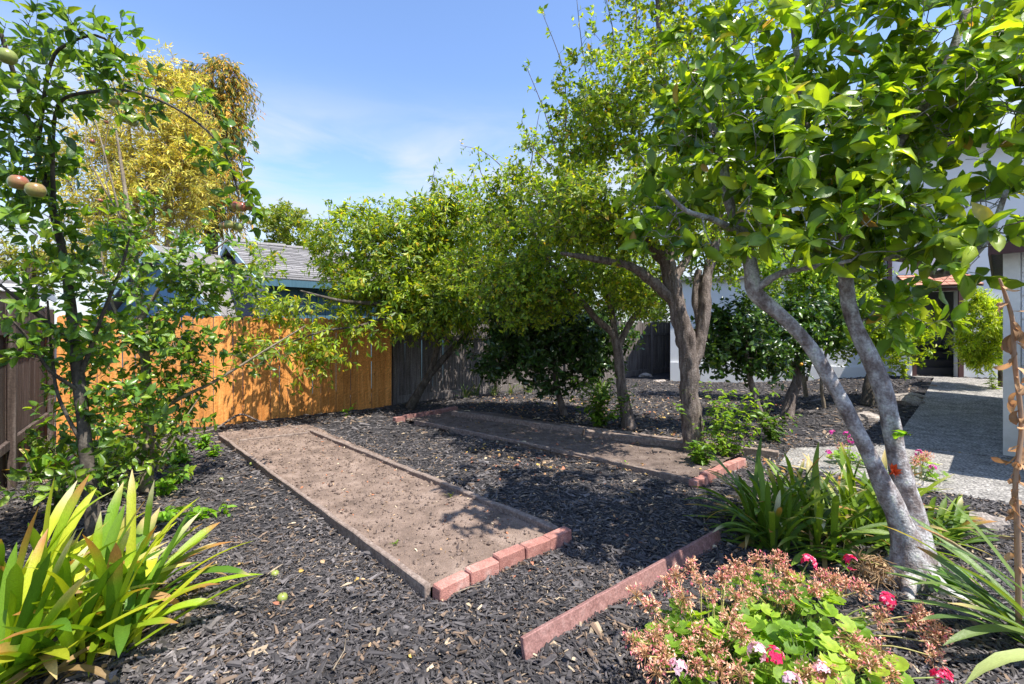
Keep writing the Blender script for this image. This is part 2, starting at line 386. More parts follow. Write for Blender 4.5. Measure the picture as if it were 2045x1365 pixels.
# ------------------------------------------------------------------ the ground
rng = np.random.RandomState(7)
bed1 = [G(862, 1176, .06)[:2], G(432, 870)[:2], G(612, 850)[:2], G(1134, 1062, .06)[:2]]
b2a, b2b, b2c, b2d = G(800, 838)[:2], G(905, 815)[:2], G(1500, 905)[:2], G(1378, 968)[:2]
bed2 = [b2a, b2b, b2c, b2d]
path_poly = [A(3.15, 5.44), A(3.75, 6.2), A(5.0, 6.3), A(5.5, 6.55), A(10.75, 11.75), A(12.9, 10.9), A(6.9, 4.7), A(5.6, 3.4)]
def inside(x, y, poly):
    r = np.zeros(np.shape(x), bool); n = len(poly)
    for i in range(n):
        x1, y1 = poly[i]; x2, y2 = poly[(i+1) % n]
        c = ((y1 > y) != (y2 > y)) & (x < (x2-x1)*(y-y1)/((y2-y1) if y2 != y1 else 1e-9)+x1); r ^= c
    return r
def coords(lo, hi, near0, near1, s):
    c = [near0]
    while c[-1] < near1: c.append(c[-1]+s)
    a = s
    while c[-1] < hi: a *= 1.35; c.append(c[-1]+a)
    b = []; a = s; v = near0
    while v > lo: a *= 1.35; v -= a; b.append(v)
    return np.array(b[::-1]+c)
gx, gy = coords(-300, 300, -7, 12, .095), coords(-60, 500, .6, 16, .095)
X, Y = np.meshgrid(gx, gy); n1, n2 = X.shape
Z = gz(X, Y); near = (np.abs(X) < 14) & (Y > 0) & (Y < 18)
bump = .022*fbm(np.stack([X*1.7, Y*1.7, X*0], -1), 3, 3) + .012*fbm(np.stack([X*9, Y*9, X*0], -1), 2, 8)
soft = inside(X, Y, bed1) | inside(X, Y, bed2) | inside(X, Y, path_poly)
Z = Z + np.where(near & ~soft, bump, 0) - np.where(soft, .05, 0)
a = Acc(); ii = (np.arange(n1-1)[:, None]*n2+np.arange(n2-1)[None, :]).ravel()
a.add(np.stack([X, Y, Z], -1).reshape(-1, 3), Q=np.stack([ii, ii+1, ii+n2+1, ii+n2], 1))
tag(build(a, 'ground', M_mulch_base), kind='structure')
def groundz(x, y):
    x = np.asarray(x, float); y = np.asarray(y, float); q = np.stack([x*1.7, y*1.7, x*0], -1)
    return gz(x, y) + .022*fbm(q, 3, 3)

# bark mulch: loose chips
def chips(name, y0, y1, dens, size, detail):
    n = int(dens*1.26*(y1*y1-y0*y0))
    y = np.sqrt(rng.uniform(y0*y0, y1*y1, n)); x = rng.uniform(-1.2, 1.32, n)*y
    ok = ~(inside(x, y, bed1) | inside(x, y, bed2) | inside(x, y, path_poly)) & (x < 1.3*y+.6)
    fy = (y-7.45)*.77-(x+5.28)*.64                      # behind the fence line
    ok &= fy < -.02
    x, y = x[ok], y[ok]; n = len(x)
    L = size*np.exp(rng.normal(0, .42, n)); W = L*rng.uniform(.14, .42, n); H = np.minimum(W*rng.uniform(.25, .6, n), .016)
    th = rng.uniform(0, 2*np.pi, n); tilt = rng.normal(0, .22, n); roll = rng.normal(0, .35, n)
    d = np.stack([np.cos(th)*np.cos(tilt), np.sin(th)*np.cos(tilt), np.sin(tilt)], 1)
    up = unit(np.stack([-np.sin(th)*np.sin(roll), np.cos(th)*np.sin(roll), np.cos(roll)], 1)); s = unit(np.cross(d, up)); up = np.cross(s, d)
    z = groundz(x, y)+rng.uniform(.0, .022, n)
    c = np.stack([x, y, z], 1)
    tone = rng.beta(1.5, 3.4, n)*(1+.45*fbm(np.stack([x*1.3, y*1.3, x*0], -1), 3, 5)); col = np.stack([.024+.176*tone, .021+.154*tone, .021+.146*tone], 1)
    br = rng.rand(n) < .10; col[br] = np.array([.17, .115, .075])*rng.uniform(.5, 1.5, (br.sum(), 1))
    tn = rng.rand(n) < .025; col[tn] = np.array([.42, .32, .21])*rng.uniform(.6, 1.3, (tn.sum(), 1))
    a = Acc()
    if detail:
        q = np.array([[-.5, -.5, 0], [.5, -.35, 0], [.5, .3, 0], [-.5, .5, 0], [-.42, -.4, 1], [.44, -.25, .7], [.4, .22, .8], [-.4, .38, 1]])
        qq = [[4, 5, 6, 7], [0, 1, 5, 4], [1, 2, 6, 5], [2, 3, 7, 6], [3, 0, 4, 7]]
        J = q[None]+rng.normal(0, .09, (n, 8, 3))*A(1, 1, .6)
        V = c[:, None]+d[:, None]*(J[..., 0:1]*L[:, None, None])+s[:, None]*(J[..., 1:2]*W[:, None, None])+up[:, None]*(J[..., 2:3]*H[:, None, None])
        a.add(V.reshape(-1, 3), Q=(np.arange(n)[:, None, None]*8+np.array(qq)[None]).reshape(-1, 4), C=np.repeat(col, 8, 0))
    else:
        q = np.array([[-.5, -.4, 0], [.5, -.3, 0], [.45, .35, 0], [-.45, .4, 0], [.05, 0, 1.]])
        qq = [[0, 1, 4], [1, 2, 4], [2, 3, 4], [3, 0, 4]]
        J = q[None]+rng.normal(0, .09, (n, 5, 3))*A(1, 1, .4)
        V = c[:, None]+d[:, None]*(J[..., 0:1]*L[:, None, None])+s[:, None]*(J[..., 1:2]*W[:, None, None])+up[:, None]*(J[..., 2:3]*H[:, None, None])
        a.add(V.reshape(-1, 3), T=(np.arange(n)[:, None, None]*5+np.array(qq)[None]).reshape(-1, 3), C=np.repeat(col, 5, 0))
    return a
am = Acc()
for args in (('m', 1.1, 2.6, 4200, .033, True), ('m', 2.6, 4.4, 2700, .034, False), ('m', 1.1, 3.6, 4600, .016, False), ('m', 4.4, 7, 1200, .042, False), ('m', 7, 14.5, 290, .065, False)):
    b_ = chips(*args); am.add(np.concatenate(b_.V), Q=np.concatenate(b_.Q) if b_.Q else None, T=np.concatenate(b_.T) if b_.T else None, C=np.concatenate(b_.C))
tag(build(am, 'bark_mulch', M_chip, smooth=False), 'dark weathered bark mulch chips spread over the garden floor', 'mulch', kind='stuff')

# dry leaf litter lying on mulch and soil
def litter(n, region, seed, size=.035):
    r = np.random.RandomState(seed); x, y = region(r, n); z = groundz(x, y)+.022
    pos = np.stack([x, y, z], 1); th = r.uniform(0, 6.283, n)
    d = np.stack([np.cos(th), np.sin(th), r.normal(.1, .3, n)], 1); nn = np.stack([r.normal(0, .5, n), r.normal(0, .5, n), np.ones(n)], 1)
    pal = np.array([[.50, .34, .19], [.42, .24, .12], [.60, .47, .30], [.36, .15, .09], [.55, .36, .10]])
    L = size*r.uniform(.5, 1.5, n); a = Acc()
    leaves(a, LT_lance, pos, d, nn, L, L*r.uniform(.4, .75, n), pal[r.randint(0, 5, n)]*r.uniform(.6, 1.2, (n, 1)))
    return a
def reg_front(r, n):
    y = np.sqrt(r.uniform(1.2**2, 6**2, n)); return r.uniform(-1.0, 1.0, n)*y, y
def reg_trees(r, n):
    y = r.uniform(5.2, 11, n); return r.uniform(-.1, .62, n)*y, y
al = litter(420, reg_front, 11)
for n_, rg, sd, sz in ((1500, reg_trees, 12, .05),):
    l_ = litter(n_, rg, sd, sz); al.add(np.concatenate(l_.V), T=np.concatenate(l_.T), C=np.concatenate(l_.C))
tag(build(al, 'leaf_litter', M_litter), 'small dry brown leaves scattered over mulch and soil', 'dry leaves', kind='stuff')

# ------------------------------------------------------------------ path, beds
def poly_slab(acc, poly, z_top, thick, zfun=None, step=.25):
    xs = [p[0] for p in poly]; ys = [p[1] for p in poly]
    V = [A(p[0], p[1], z_top+float(gz(p[0], p[1]))) for p in poly]+[A(p[0], p[1], z_top-thick+float(gz(p[0], p[1]))) for p in poly]
    return V
def path_mesh():
    # a strip grid between the two long edges of the walk, so that it follows the rise to the door
    a = Acc()
    le = [A(5.3, 6.45), A(6.5, 7.62), A(8, 9.07), A(9.4, 10.42), A(10.75, 11.72)]
    re = [A(7.0, 4.95), A(8.3, 6.15), A(9.9, 7.7), A(11.4, 9.2), A(12.9, 10.75)]
    def grid(le, re, m, z):
        le, re = np.array(le), np.array(re); t = np.linspace(0, 1, m)
        XY = le[:, None]*(1-t[None, :, None])+re[:, None]*t[None, :, None]
        k = len(le); Zg = gz(XY[..., 0], XY[..., 1])+z
        V = np.concatenate([XY, Zg[..., None]], -1).reshape(-1, 3); i = (np.arange(k-1)[:, None]*m+np.arange(m-1)[None]).ravel()
        a.add(V, Q=np.stack([i, i+1, i+m+1, i+m], 1)[:, ::-1])
        lo = V.reshape(k, m, 3); n0 = None
        for e in (lo[:, 0], lo[:, -1], lo[0], lo[-1]):
            b = e-A(0, 0, .09); q = len(e); j = np.arange(q-1)
            a.add(np.concatenate([e, b]), Q=np.stack([j, j+1, j+q+1, j+q], 1))
    grid(le, re, 6, .03)
    grid([A(3.15, 5.44), A(4.2, 4.55), A(5.6, 3.4)], [A(3.75, 6.2), A(5.28, 6.43), A(6.98, 4.93)], 5, .027)
    return a
tag(build(path_mesh(), 'path', M_concrete, smooth=False), kind='structure')

def soil_mesh(poly, zt, seed):
    p = np.array(poly); m, k = 190, 44
    u, v = np.meshgrid(np.linspace(0.004, .996, m), np.linspace(.01, .99, k), indexing='ij')
    XY = (p[0]*(1-u[..., None])+p[1]*u[..., None])*(1-v[..., None])+(p[3]*(1-u[..., None])+p[2]*u[..., None])*v[..., None]
    q = np.stack([XY[..., 0], XY[..., 1], XY[..., 0]*0], -1)
    z = zt+.014*fbm(q*2.2, 3, seed)+.012*np.abs(fbm(q*11, 3, seed+4))+.006*fbm(q*32, 2, seed+7)
    a = Acc(); i = (np.arange(m-1)[:, None]*k+np.arange(k-1)[None]).ravel()
    a.add(np.concatenate([XY, z[..., None]], -1).reshape(-1, 3), Q=np.stack([i, i+1, i+k+1, i+k], 1)[:, ::-1])
    return a, XY.reshape(-1, 2), z.ravel()
def clods(a, XY, z, n, r, smax):
    k = r.randint(0, len(XY), n); oct_ = np.array([[1, 0, 0], [-1, 0, 0], [0, 1, 0], [0, -1, 0], [0, 0, 1], [0, 0, -1.]])
    T = np.array([[0, 2, 4], [2, 1, 4], [1, 3, 4], [3, 0, 4], [2, 0, 5], [1, 2, 5], [3, 1, 5], [0, 3, 5]])
    s = smax*r.beta(1.2, 5, n)+.003; c = np.c_[XY[k]+r.normal(0, .02, (n, 2)), z[k]+s*.3]
    V = c[:, None]+oct_[None]*s[:, None, None]*r.uniform(.5, 1.2, (n, 6, 1))+r.normal(0, .2, (n, 6, 3))*s[:, None, None]
    a.add(V.reshape(-1, 3), T=(np.arange(n)[:, None, None]*6+T[None]).reshape(-1, 3))
r_ = np.random.RandomState(5)
s1, xy1, z1 = soil_mesh(bed1, .038, 21); o1 = tag(build(s1, 'bed_soil', M_soil), kind='structure')
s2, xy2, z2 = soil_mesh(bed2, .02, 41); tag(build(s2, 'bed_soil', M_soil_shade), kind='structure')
ac = Acc(); clods(ac, xy1, z1, 4200, r_, .034); clods(ac, xy2, z2, 1600, r_, .03)
tag(build(ac, 'soil_clods', M_soil2, smooth=False), 'crumbs and clods of dry brown soil in the planting beds', 'soil clods', kind='stuff')
k_ = r_.randint(0, len(xy1), 260); ab = Acc(); th = r_.uniform(0, 6.28, 260)
leaves(ab, LT_lance, np.c_[xy1[k_], z1[k_]+.008], np.stack([np.cos(th), np.sin(th), r_.normal(0, .25, 260)], 1), np.stack([r_.normal(0, .4, 260), r_.normal(0, .4, 260), np.ones(260)], 1),
       r_.uniform(.015, .045, 260), r_.uniform(.006, .02, 260), np.array([[.46, .3, .17], [.5, .2, .1], [.6, .48, .33]])[r_.randint(0, 3, 260)]*r_.uniform(.6, 1.2, (260, 1)))
tag(build(ab, 'bed_litter', M_litter), 'tiny dry leaf scraps on the soil of the front bed', 'dry leaves', kind='stuff')

def plank(parent, p0, p1, thick, height, ztop, mat, name='board', seed=0, b=.006, jit=.006):
    p0, p1 = np.asarray(p0[:2], float), np.asarray(p1[:2], float); d = p1-p0; L = np.linalg.norm(d); ux = A(d[0]/L, d[1]/L, 0); uy = A(-ux[1], ux[0], 0)
    c = A(*(p0+p1)/2, ztop-height/2); a = Acc()
    bevel_box(a, c, ux, uy, A(0, 0, 1), L, thick, height, b, max(4, int(L/.2)), jit, seed)
    return build(a, name, mat, parent, smooth=False)
# front bed
t = thing('garden_bed', 'long front planting bed of bare brown soil edged with grey boards and red bricks', 'garden bed', (*bed1[0], 0))
L0, L1 = G(855, 1166, .085), G(440, 868, .075)
plank(t, L0, L1, .042, .15, .085, M_timber, seed=1, jit=.009)
R0, R1, R2 = G(1112, 1052, .085), G(622, 860, .07), G(578, 848, .06)
plank(t, R0, R1, .06, .15, .085, M_timber, seed=2, jit=.009)
plank(t, R1+(R1-R0)*.004, R2, .045, .12, .055, M_timber, seed=3)
plank(t, G(478, 878, .07), G(618, 861.5, .07), .04, .12, .072, M_timber, seed=4)
def brick_row(parent, q0, q1, n, h, depth, ztop, mat, seed, name='brick'):
    r = np.random.RandomState(seed); q0 = np.asarray(q0[:2]); q1 = np.asarray(q1[:2]); Ls = (q1-q0)/n
    u = A(*unit(Ls), 0); L = np.linalg.norm(Ls)
    for i in range(n):
        c = q0+Ls*(i+.5); yaw = r.normal(0, .035); roll = r.normal(0, .035)
        ux = unit(A(u[0]*math.cos(yaw)-u[1]*math.sin(yaw), u[0]*math.sin(yaw)+u[1]*math.cos(yaw), r.normal(0, .02))); uy = unit(np.cross(A(0, math.sin(roll), 1), ux)); uz = np.cross(ux, uy)
        a = Acc(); bevel_box(a, A(*c, ztop-h/2+r.normal(0, .006))+uy*r.normal(0, .01), ux, uy, uz, L-.007, depth, h, .006, 5, .0035, seed*10+i)
        build(a, name, mat, parent, smooth=False)
brick_row(t, G(868, 1176, .075), G(1132, 1060, .075), 5, .15, .085, .105, M_brick, 3)
# rear bed
t = thing('garden_bed', 'shaded rear planting bed under the trees with grey timbers and red brick end', 'garden bed', (*bed2[3], 0))
plank(t, G(828, 838, .06), G(1100, 893, .06), .04, .12, .062, M_timber, seed=5)
plank(t, G(1102, 893.5, .06), G(1388, 958, .06), .04, .12, .066, M_timber, seed=6)
plank(t, G(905, 820, .1), G(1165, 857, .1), .10, .16, .105, M_timber, 'timber', 7)
plank(t, G(1170, 858, .1), G(1440, 893, .1), .10, .16, .10, M_timber, 'timber', 8)
plank(t, G(1120, 848, .06), G(1555, 903, .06), .09, .13, .075, M_timber, 'timber', 9)
brick_row(t, G(1378, 962, .07), G(1485, 917, .07), 5, .14, .085, .095, M_brick, 6)
brick_row(t, G(785, 836, .06), G(912, 812, .08), 7, .14, .09, .09, M_brick_old, 8)
# red board
p0, p1 = G(1046, 1285, .075), G(1438, 1060, .085)
u_ = unit(np.r_[p1[:2]-p0[:2], 0]); a = Acc(); tilt = unit(A(-u_[1]*.28, u_[0]*.28, 1))
bevel_box(a, (p0+p1)/2-A(0, 0, .07), u_, np.cross(tilt, u_), tilt, np.linalg.norm(p1-p0), .03, .17, .004, 14, .0025, 77)
o = build(a, 'edging_board', M_redboard, smooth=False); tag(o, 'loose red stained board standing on edge in the mulch before the geraniums', 'board')

# ------------------------------------------------------------------ fences
def board_mesh(name, w, h, th, ear, mat, top=0.0, seed=0):
    r = np.random.RandomState(seed); k = ear
    pts = [(-w/2, 0), (w/2, 0), (w/2, h-k), (w/2-k, h+top), (-w/2+k, h-top), (-w/2, h-k)]
    V = np.array([(x, -th/2, z) for x, z in pts]+[(x, th/2, z) for x, z in pts])
    a = Acc(); T = [[0, i, i+1] for i in range(1, 5)]+[[6, 6+i+1, 6+i] for i in range(1, 5)]
    Q = [[i, 6+i, 6+(i+1) % 6, (i+1) % 6] for i in range(6)]
    a.add(V, Q=Q, T=T); return a.mesh(name, mat, smooth=False)
def fence(name, label, p0, p1, H, w, mat, ear, seed, kick=0, rails=(), railside=-1, posts=(), jit=.01, post_side=-1):
    # boards stand between p0 and p1; front normal points to the garden
    r = np.random.RandomState(seed); p0, p1 = np.asarray(p0, float), np.asarray(p1, float); L = np.linalg.norm(p1-p0); u = unit(p1-p0)
    t = thing(name, label, 'fence', (*p0, 0)); ang = math.atan2(u[1], u[0]); n = int(L/(w+.004)); nrm = A(u[1], -u[0])
    ms = [board_mesh('board', w, H, .018, ear, mat, r.normal(0, .006), k) for k in range(5)]
    for i in range(n):
        c = u*(i+.5)*L/n; o = link('board', ms[r.randint(5)], t)
        o.location = (c[0]+nrm[0]*r.normal(0, .003), c[1]+nrm[1]*r.normal(0, .003), kick+r.normal(0, jit)); o.rotation_euler = (0, r.normal(0, .004), ang+r.normal(0, .01))
        o.scale = (r.uniform(.97, 1.0), 1, 1)
    U = A(*u, 0); N = A(*nrm, 0)
    if kick:
        a = Acc(); bevel_box(a, A(*(p0+p1)/2, kick/2-.01)+N*.012, U, N, A(0, 0, 1), L, .045, kick+.06, .005, int(L/.5), .006, seed); build(a, 'kick_board', mat, t, smooth=False)
    for z in rails:
        a = Acc(); bevel_box(a, A(*(p0+p1)/2, z)-N*railside*-.0+N*(.034 if railside < 0 else -.034), U, N, A(0, 0, 1), L, .042, .09, .005, int(L/.5), .006, seed+1); build(a, 'rail', mat, t, smooth=False)
    for s in posts:
        a = Acc(); c = p0+u*s; bevel_box(a, A(*c, H/2+kick/2-.05)+N*(.064 if post_side < 0 else -.085), A(0, 0, 1), U, N, H+kick+.1, .09, .06 if post_side < 0 else .09, .005, 4, .004, seed+2); build(a, 'post', mat, t, smooth=False)
    return t
C0, C1 = A(-6.45, 6.52), A(-2.56, 9.76)
fence('board_fence', 'new orange cedar board fence behind the front bed', C0, C1, 1.83, .14, M_cedar, .026, 4, rails=(.35, 1.0, 1.6), railside=1, posts=(.1, 2.5, 4.95), post_side=1)
F0, F1 = A(-2.66, 9.80), A(6.15, 17.6)
fence('board_fence', 'old dark grey board fence in tree shade right of the orange fence', F0, F1, 1.70, .135, M_grey, .004, 5, kick=.16, rails=(1.42,), posts=(.15, 3.0, 5.6, 8.2, 10.2, 11.5), jit=.02)
fence('board_fence', 'weathered dark brown board fence at the left edge behind the apple trees', A(-3.4, 2.35), A(-6.5, 6.45), 1.9, .14, M_dark, .004, 6, rails=(.45, 1.62), posts=(.6, 2.9, 4.9), jit=.02)

# ------------------------------------------------------------------ neighbouring buildings
def V3(xy, z): return A(xy[0], xy[1], z)
d2 = A(E[1], -E[0])                          # towards the garden, square to the fence
e2 = E[:2]
def shingle_roof(parent, ra, dirr, down, width, length, drop, mat, nrow, ncol, thick=.05):
    # roof slab with stepped rows of shingles; ra ridge start, dirr along ridge, down = horizontal downhill direction
    r = np.random.RandomState(3); u = A(*dirr, 0); v = unit(A(*(down*width), -drop)); sl = math.hypot(width, drop); n = np.cross(u, v); n = n if n[2] > 0 else -n
    a = Acc(); box(a, ra-n*.06, u*length, v*sl, n*.055); ro = build(a, 'roof', mat, parent, smooth=False)
    dl, dv = length/ncol, sl/nrow
    for i in range(nrow):
        for j in range(ncol+1):
            s0 = j*dl+(i % 2)*dl*.5-dl*.5; s1 = s0+dl-.012; s0, s1 = max(s0, 0), min(s1, length)
            if s1-s0 < .03: continue
            a = Acc(); o = ra+u*s0+v*(i*dv)+n*.0; sv = dv*1.06+r.normal(0, .006); th = .012+r.uniform(0, .008)
            V = [o, o+u*(s1-s0), o+u*(s1-s0)+v*sv+n*th, o+v*sv+n*th, o+u*(s1-s0)+v*sv-n*.002, o+v*sv-n*.002]
            a.add(V, Q=[[0, 3, 2, 1][::-1], [3, 5, 4, 2][::-1]], T=[[0, 3, 5], [1, 4, 2]]); build(a, 'shingle', mat, ro, smooth=False)
    return ro
def gable_house(name, label, base, ridge0, ridge_len, run, drop, matg, mate, trim, over=.3, roof=True, shing=(18, 9)):
    # ridge runs along E from ridge0; both slopes fall square to it
    t = thing(name, label, 'building', base); r0 = np.asarray(ridge0, float); u = A(*e2, 0); dn = A(*d2, 0)
    ev = r0[2]-drop
    w0 = r0+u*over; wr = run-over; ez = r0[2]-drop*wr/run
    a = Acc()
    g = [V3((w0+dn*wr)[:2], -.2), V3((w0+dn*wr)[:2], ez-.05), V3(w0[:2], r0[2]-.1), V3((w0-dn*wr)[:2], ez-.05), V3((w0-dn*wr)[:2], -.2)]
    back = [p+u*(ridge_len-2*over) for p in g]
    a.add(g+back, T=[[0, 1, 2], [0, 2, 3], [0, 3, 4], [5, 7, 6], [5, 8, 7], [5, 9, 8]]); build(a, 'gable_wall', matg, t, smooth=False)
    a = Acc(); nb = 26; Lw = ridge_len-2*over
    for k in range(nb):                                       # vertical siding boards of the eave wall
        c = w0+dn*(wr+.004)+u*(Lw*k/nb); a2 = Acc(); box(a2, V3(c[:2], -.2), u*(Lw/nb-.012), dn*.02, A(0, 0, ez+.12)); build(a2, 'siding_board', mate, t, smooth=False)
    box(a, V3((w0+dn*wr)[:2], -.2)-dn*.05, u*Lw, dn*.048, A(0, 0, ez+.14)); box(a, V3((w0-dn*wr)[:2], -.2), u*Lw, dn*.04, A(0, 0, ez+.1)); build(a, 'eave_wall', mate, t, smooth=False)
    shingle_roof(t, r0, e2, d2, run, ridge_len, drop, M_shingle, *shing)
    a = Acc(); v = unit(A(*(-d2*run), -drop)); n = np.cross(v, u); n = n if n[2] > 0 else -n; box(a, r0-n*.06, u*ridge_len, v*math.hypot(run, drop), n*.055); build(a, 'rear_roof', M_shingle, t, smooth=False)
    for sgn in (1, -1):
        a = Acc(); v = A(*(d2*run*sgn), -drop); box(a, r0-u*.035+A(0, 0, .0), v, u*.033, A(0, 0, -.16)); build(a, 'barge_board', trim, t, smooth=False)
    a = Acc(); e0 = r0+A(*(d2*run), -drop); box(a, e0+A(0, 0, -.17)+dn*.003, u*ridge_len, dn*.03, A(0, 0, .15)); build(a, 'fascia', M_teal, t, smooth=False)
    a = Acc(); 
    for k in range(8): tube(a, [r0+u*(ridge_len*k/8)+A(0, 0, .01), r0+u*(ridge_len*(k+1)/8-.02)+A(0, 0, .03)], [.06, .07], 8)
    build(a, 'ridge_cap', M_shingle, t, smooth=False)
    return t
rd = P(452, 481, 12.4)
gable_house('neighbour_house', 'teal house with grey shingle roof behind the orange fence', (*rd[:2], 0), rd, 6.0, 3.35, 1.25, M_lav, M_teal, M_trim)
# lower blue gable further left
rb = P(330, 505, 11.4)
def blue_shed():
    t = thing('garden_shed', 'bright blue gabled shed peeping over the orange fence behind the apple trees', 'shed', (*rb[:2], 0))
    u = A(*unit(A(.94, -.34)), 0); n = A(u[1], -u[0], 0); a = Acc()
    half, dr = 2.0, 1.5
    f = [rb-u*half+A(0, 0, -dr), rb+A(0, 0, 0), rb+u*half+A(0, 0, -dr)]
    f = [V3(f[0][:2], -.2)]+f+[V3(f[2][:2], -.2)]; bk = [p-n*3 for p in f]
    a.add(f+bk, T=[[0, 1, 2], [0, 2, 3], [0, 3, 4], [5, 7, 6], [5, 8, 7], [5, 9, 8]], Q=[[0, 5, 6, 1], [4, 3, 8, 9]]); build(a, 'wall', M_blue, t, smooth=False)
    for s in (1, -1):
        a = Acc(); st = rb+n*.3+A(0, 0, .1); v = u*s*(half+.3)+A(0, 0, -dr*(half+.3)/half); box(a, st, v, -n*3.5, A(0, 0, .06)); build(a, 'roof', M_shingle, t, smooth=False)
        a = Acc(); box(a, st+n*.003+A(0, 0, -.11), v, n*.03, A(0, 0, .17)); build(a, 'barge_board', M_trim, t, smooth=False)
blue_shed()
def cream_house():
    c = P(22, 560, 8.2); t = thing('neighbour_house', 'cream building with pale eave above the left fence', 'building', (*c[:2], 0)); u = A(*E[:2], 0); dn = A(D[0], D[1], 0)
    a = Acc(); o = A(c[0]-3.5*u[0], c[1]-3.5*u[1], -.2); box(a, o, u*3.55, dn*4, A(0, 0, 2.6)); build(a, 'wall', M_cream, t, smooth=False)
    a = Acc(); box(a, o-u*.3-dn*.35+A(0, 0, 2.61), u*4.1, dn*4.6, A(0, 0, .06)); build(a, 'roof', M_shingle, t, smooth=False)
    a = Acc(); box(a, o-u*.3-dn*.353+A(0, 0, 2.48), u*4.1, dn*.03, A(0, 0, .13)); box(a, o+u*3.803-dn*.32+A(0, 0, 2.48), u*.03, dn*4.5, A(0, 0, .13)); build(a, 'fascia', M_white, t, smooth=False)
cream_house()

# ------------------------------------------------------------------ the white house with the open door
def white_house():
    A0 = A(4.95, 14.4); u2 = unit(A(.93, -.37)); u = A(*u2, 0); n = A(u2[1], -u2[0], 0)        # n faces the garden
    t = thing('white_house', 'white stucco house with open doorway at the end of the path', 'house', (*A0, 0)); Z0, H = -.2, 6.3
    def at(s, z, out=0.0): return A(A0[0]+u[0]*s, A0[1]+u[1]*s, z)+n*out
    g = float(gz(*at(6.7, 0)[:2])); sL, sR, zt = 6.12, 6.98, g+2.22
    H1, sJ = 3.1, 3.4; a = Acc(); box(a, at(0, Z0), u*sJ, -n*.2, A(0, 0, H1+.2)); box(a, at(sJ+.001, Z0), u*(sL-sJ-.001), -n*.2, A(0, 0, H+.2)); box(a, at(sJ+.001, H1-.3, -.201), u*.2, -n*5, A(0, 0, H-H1+.3)); box(a, at(sR, Z0), u*(9.6-sR), -n*.2, A(0, 0, H+.2)); box(a, at(sL, zt), u*(sR-sL), -n*.2, A(0, 0, H-zt))
    build(a, 'wall', M_stucco, t, smooth=False)
    a = Acc(); box(a, at(0, Z0, -.201), u*.2, -n*5, A(0, 0, H1+.2)); build(a, 'side_wall', M_stucco, t, smooth=False)
    a = Acc(); box(a, at(0, Z0, .003), u*(sL-.1), n*.05, A(0, 0, .78)); build(a, 'plinth', M_stucco, t, smooth=False)
    a = Acc(); box(a, at(sJ-.3, H+.003, .5), u*7.1, -n*6, A(0, 0, .12)); build(a, 'roof', M_shingle, t, smooth=False)
    a = Acc(); box(a, at(-.15, H1+.003, .2), u*(sJ+.14), -n*5.4, A(0, 0, .10)); build(a, 'roof', M_shingle, t, smooth=False)
    # doorway
    fr = Acc(); box(fr, at(sL-.09, g, .004), u*.09, n*.05, A(0, 0, 2.31)); box(fr, at(sR, g, .004), u*.10, n*.05, A(0, 0, 2.31)); box(fr, at(sL+.002, zt+.002, .004), u*(sR-sL-.004), n*.05, A(0, 0, .09)); build(fr, 'door_frame', M_brown, t, smooth=False)
    a = Acc(); box(a, at(sL-.25, g-.12, .0), u*(sR-sL+.5), n*.32, A(0, 0, .125)); build(a, 'door_step', M_concrete, t, smooth=False)
    a = Acc(); box(a, at(sL-.5, g, -1.6), u*2, -n*.1, A(0, 0, 2.6)); box(a, at(sL-.5, g, -.21), u*.1, -n*1.4, A(0, 0, 2.6)); box(a, at(sR+.3, g, -.21), u*.1, -n*1.4, A(0, 0, 2.6)); box(a, at(sL-.5, g+2.61, -.21), u*2, -n*1.5, A(0, 0, .1)); build(a, 'inner_wall', M_greydoor, t, smooth=False)
    for k in range(4):
        a = Acc(); box(a, at(sL-.39, g+.001, -.45-.25*k), u*1.68, -n*.248, A(0, 0, .2*(k+1))); build(a, 'stair_step', M_stairdark, t, smooth=False)
    a = Acc(); box(a, at(sL-.02, g+.95, -1.5), u*(sR-sL+.2), -n*.05, A(0, 0, 1.5)); dr = build(a, 'inner_door', M_greydoor, t, smooth=False)
    for z in (1.95, 2.15): 
        a = Acc(); tube(a, [at(sR-.1, g+z, -1.5), at(sR-.1, g+z, -1.44)], [.035, .035], 10); build(a, 'knob', M_stairdark, dr)
    # white door leaf opened outwards to the left
    a = Acc(); q = unit(-u*.82+n*.57); box(a, at(sL-.1, g+.02, .07), q*.62, np.cross(q, A(0, 0, 1))*.04, A(0, 0, 1.35)); dl = build(a, 'door', M_white, t, smooth=False)
    for z0, h in ((.12, .45), (.68, .55)):
        a = Acc(); w = np.cross(A(0, 0, 1), q)
        for x0, x1, zz0, zz1 in ((.1, .52, z0, z0+.03), (.1, .52, z0+h-.03, z0+h), (.1, .13, z0+.03, z0+h-.03), (.49, .52, z0+.03, z0+h-.03)):
            box(a, at(sL-.1, g+.02+zz0, .07)+q*x0+w*.002, q*(x1-x0), w*.012, A(0, 0, zz1-zz0))
        build(a, 'door_moulding', M_white, dl, smooth=False)
    # clay tile awning over the doorway
    aw = Acc(); s0, s1 = 5.7, 7.15; z1 = g+2.62; v = n*.75+A(0, 0, -.34); vn = unit(np.cross(u, v)); vn = vn if vn[2] > 0 else -vn
    box(aw, at(s0, z1, .003), u*(s1-s0), v, vn*.03); ob = build(aw, 'awning', M_brown, t, smooth=False)
    r = np.random.RandomState(2)
    for i in range(4):
        for j in range(9):
            w = (s1-s0)/9; o = at(s0+w*j+.006, z1, .003)+v*(i/4)+vn*(.033+.004*r.rand()); a = Acc(); box(a, o, u*(w-.012), v*.27+vn*.016, vn*.018); build(a, 'roof_tile', M_tile, ob, smooth=False)
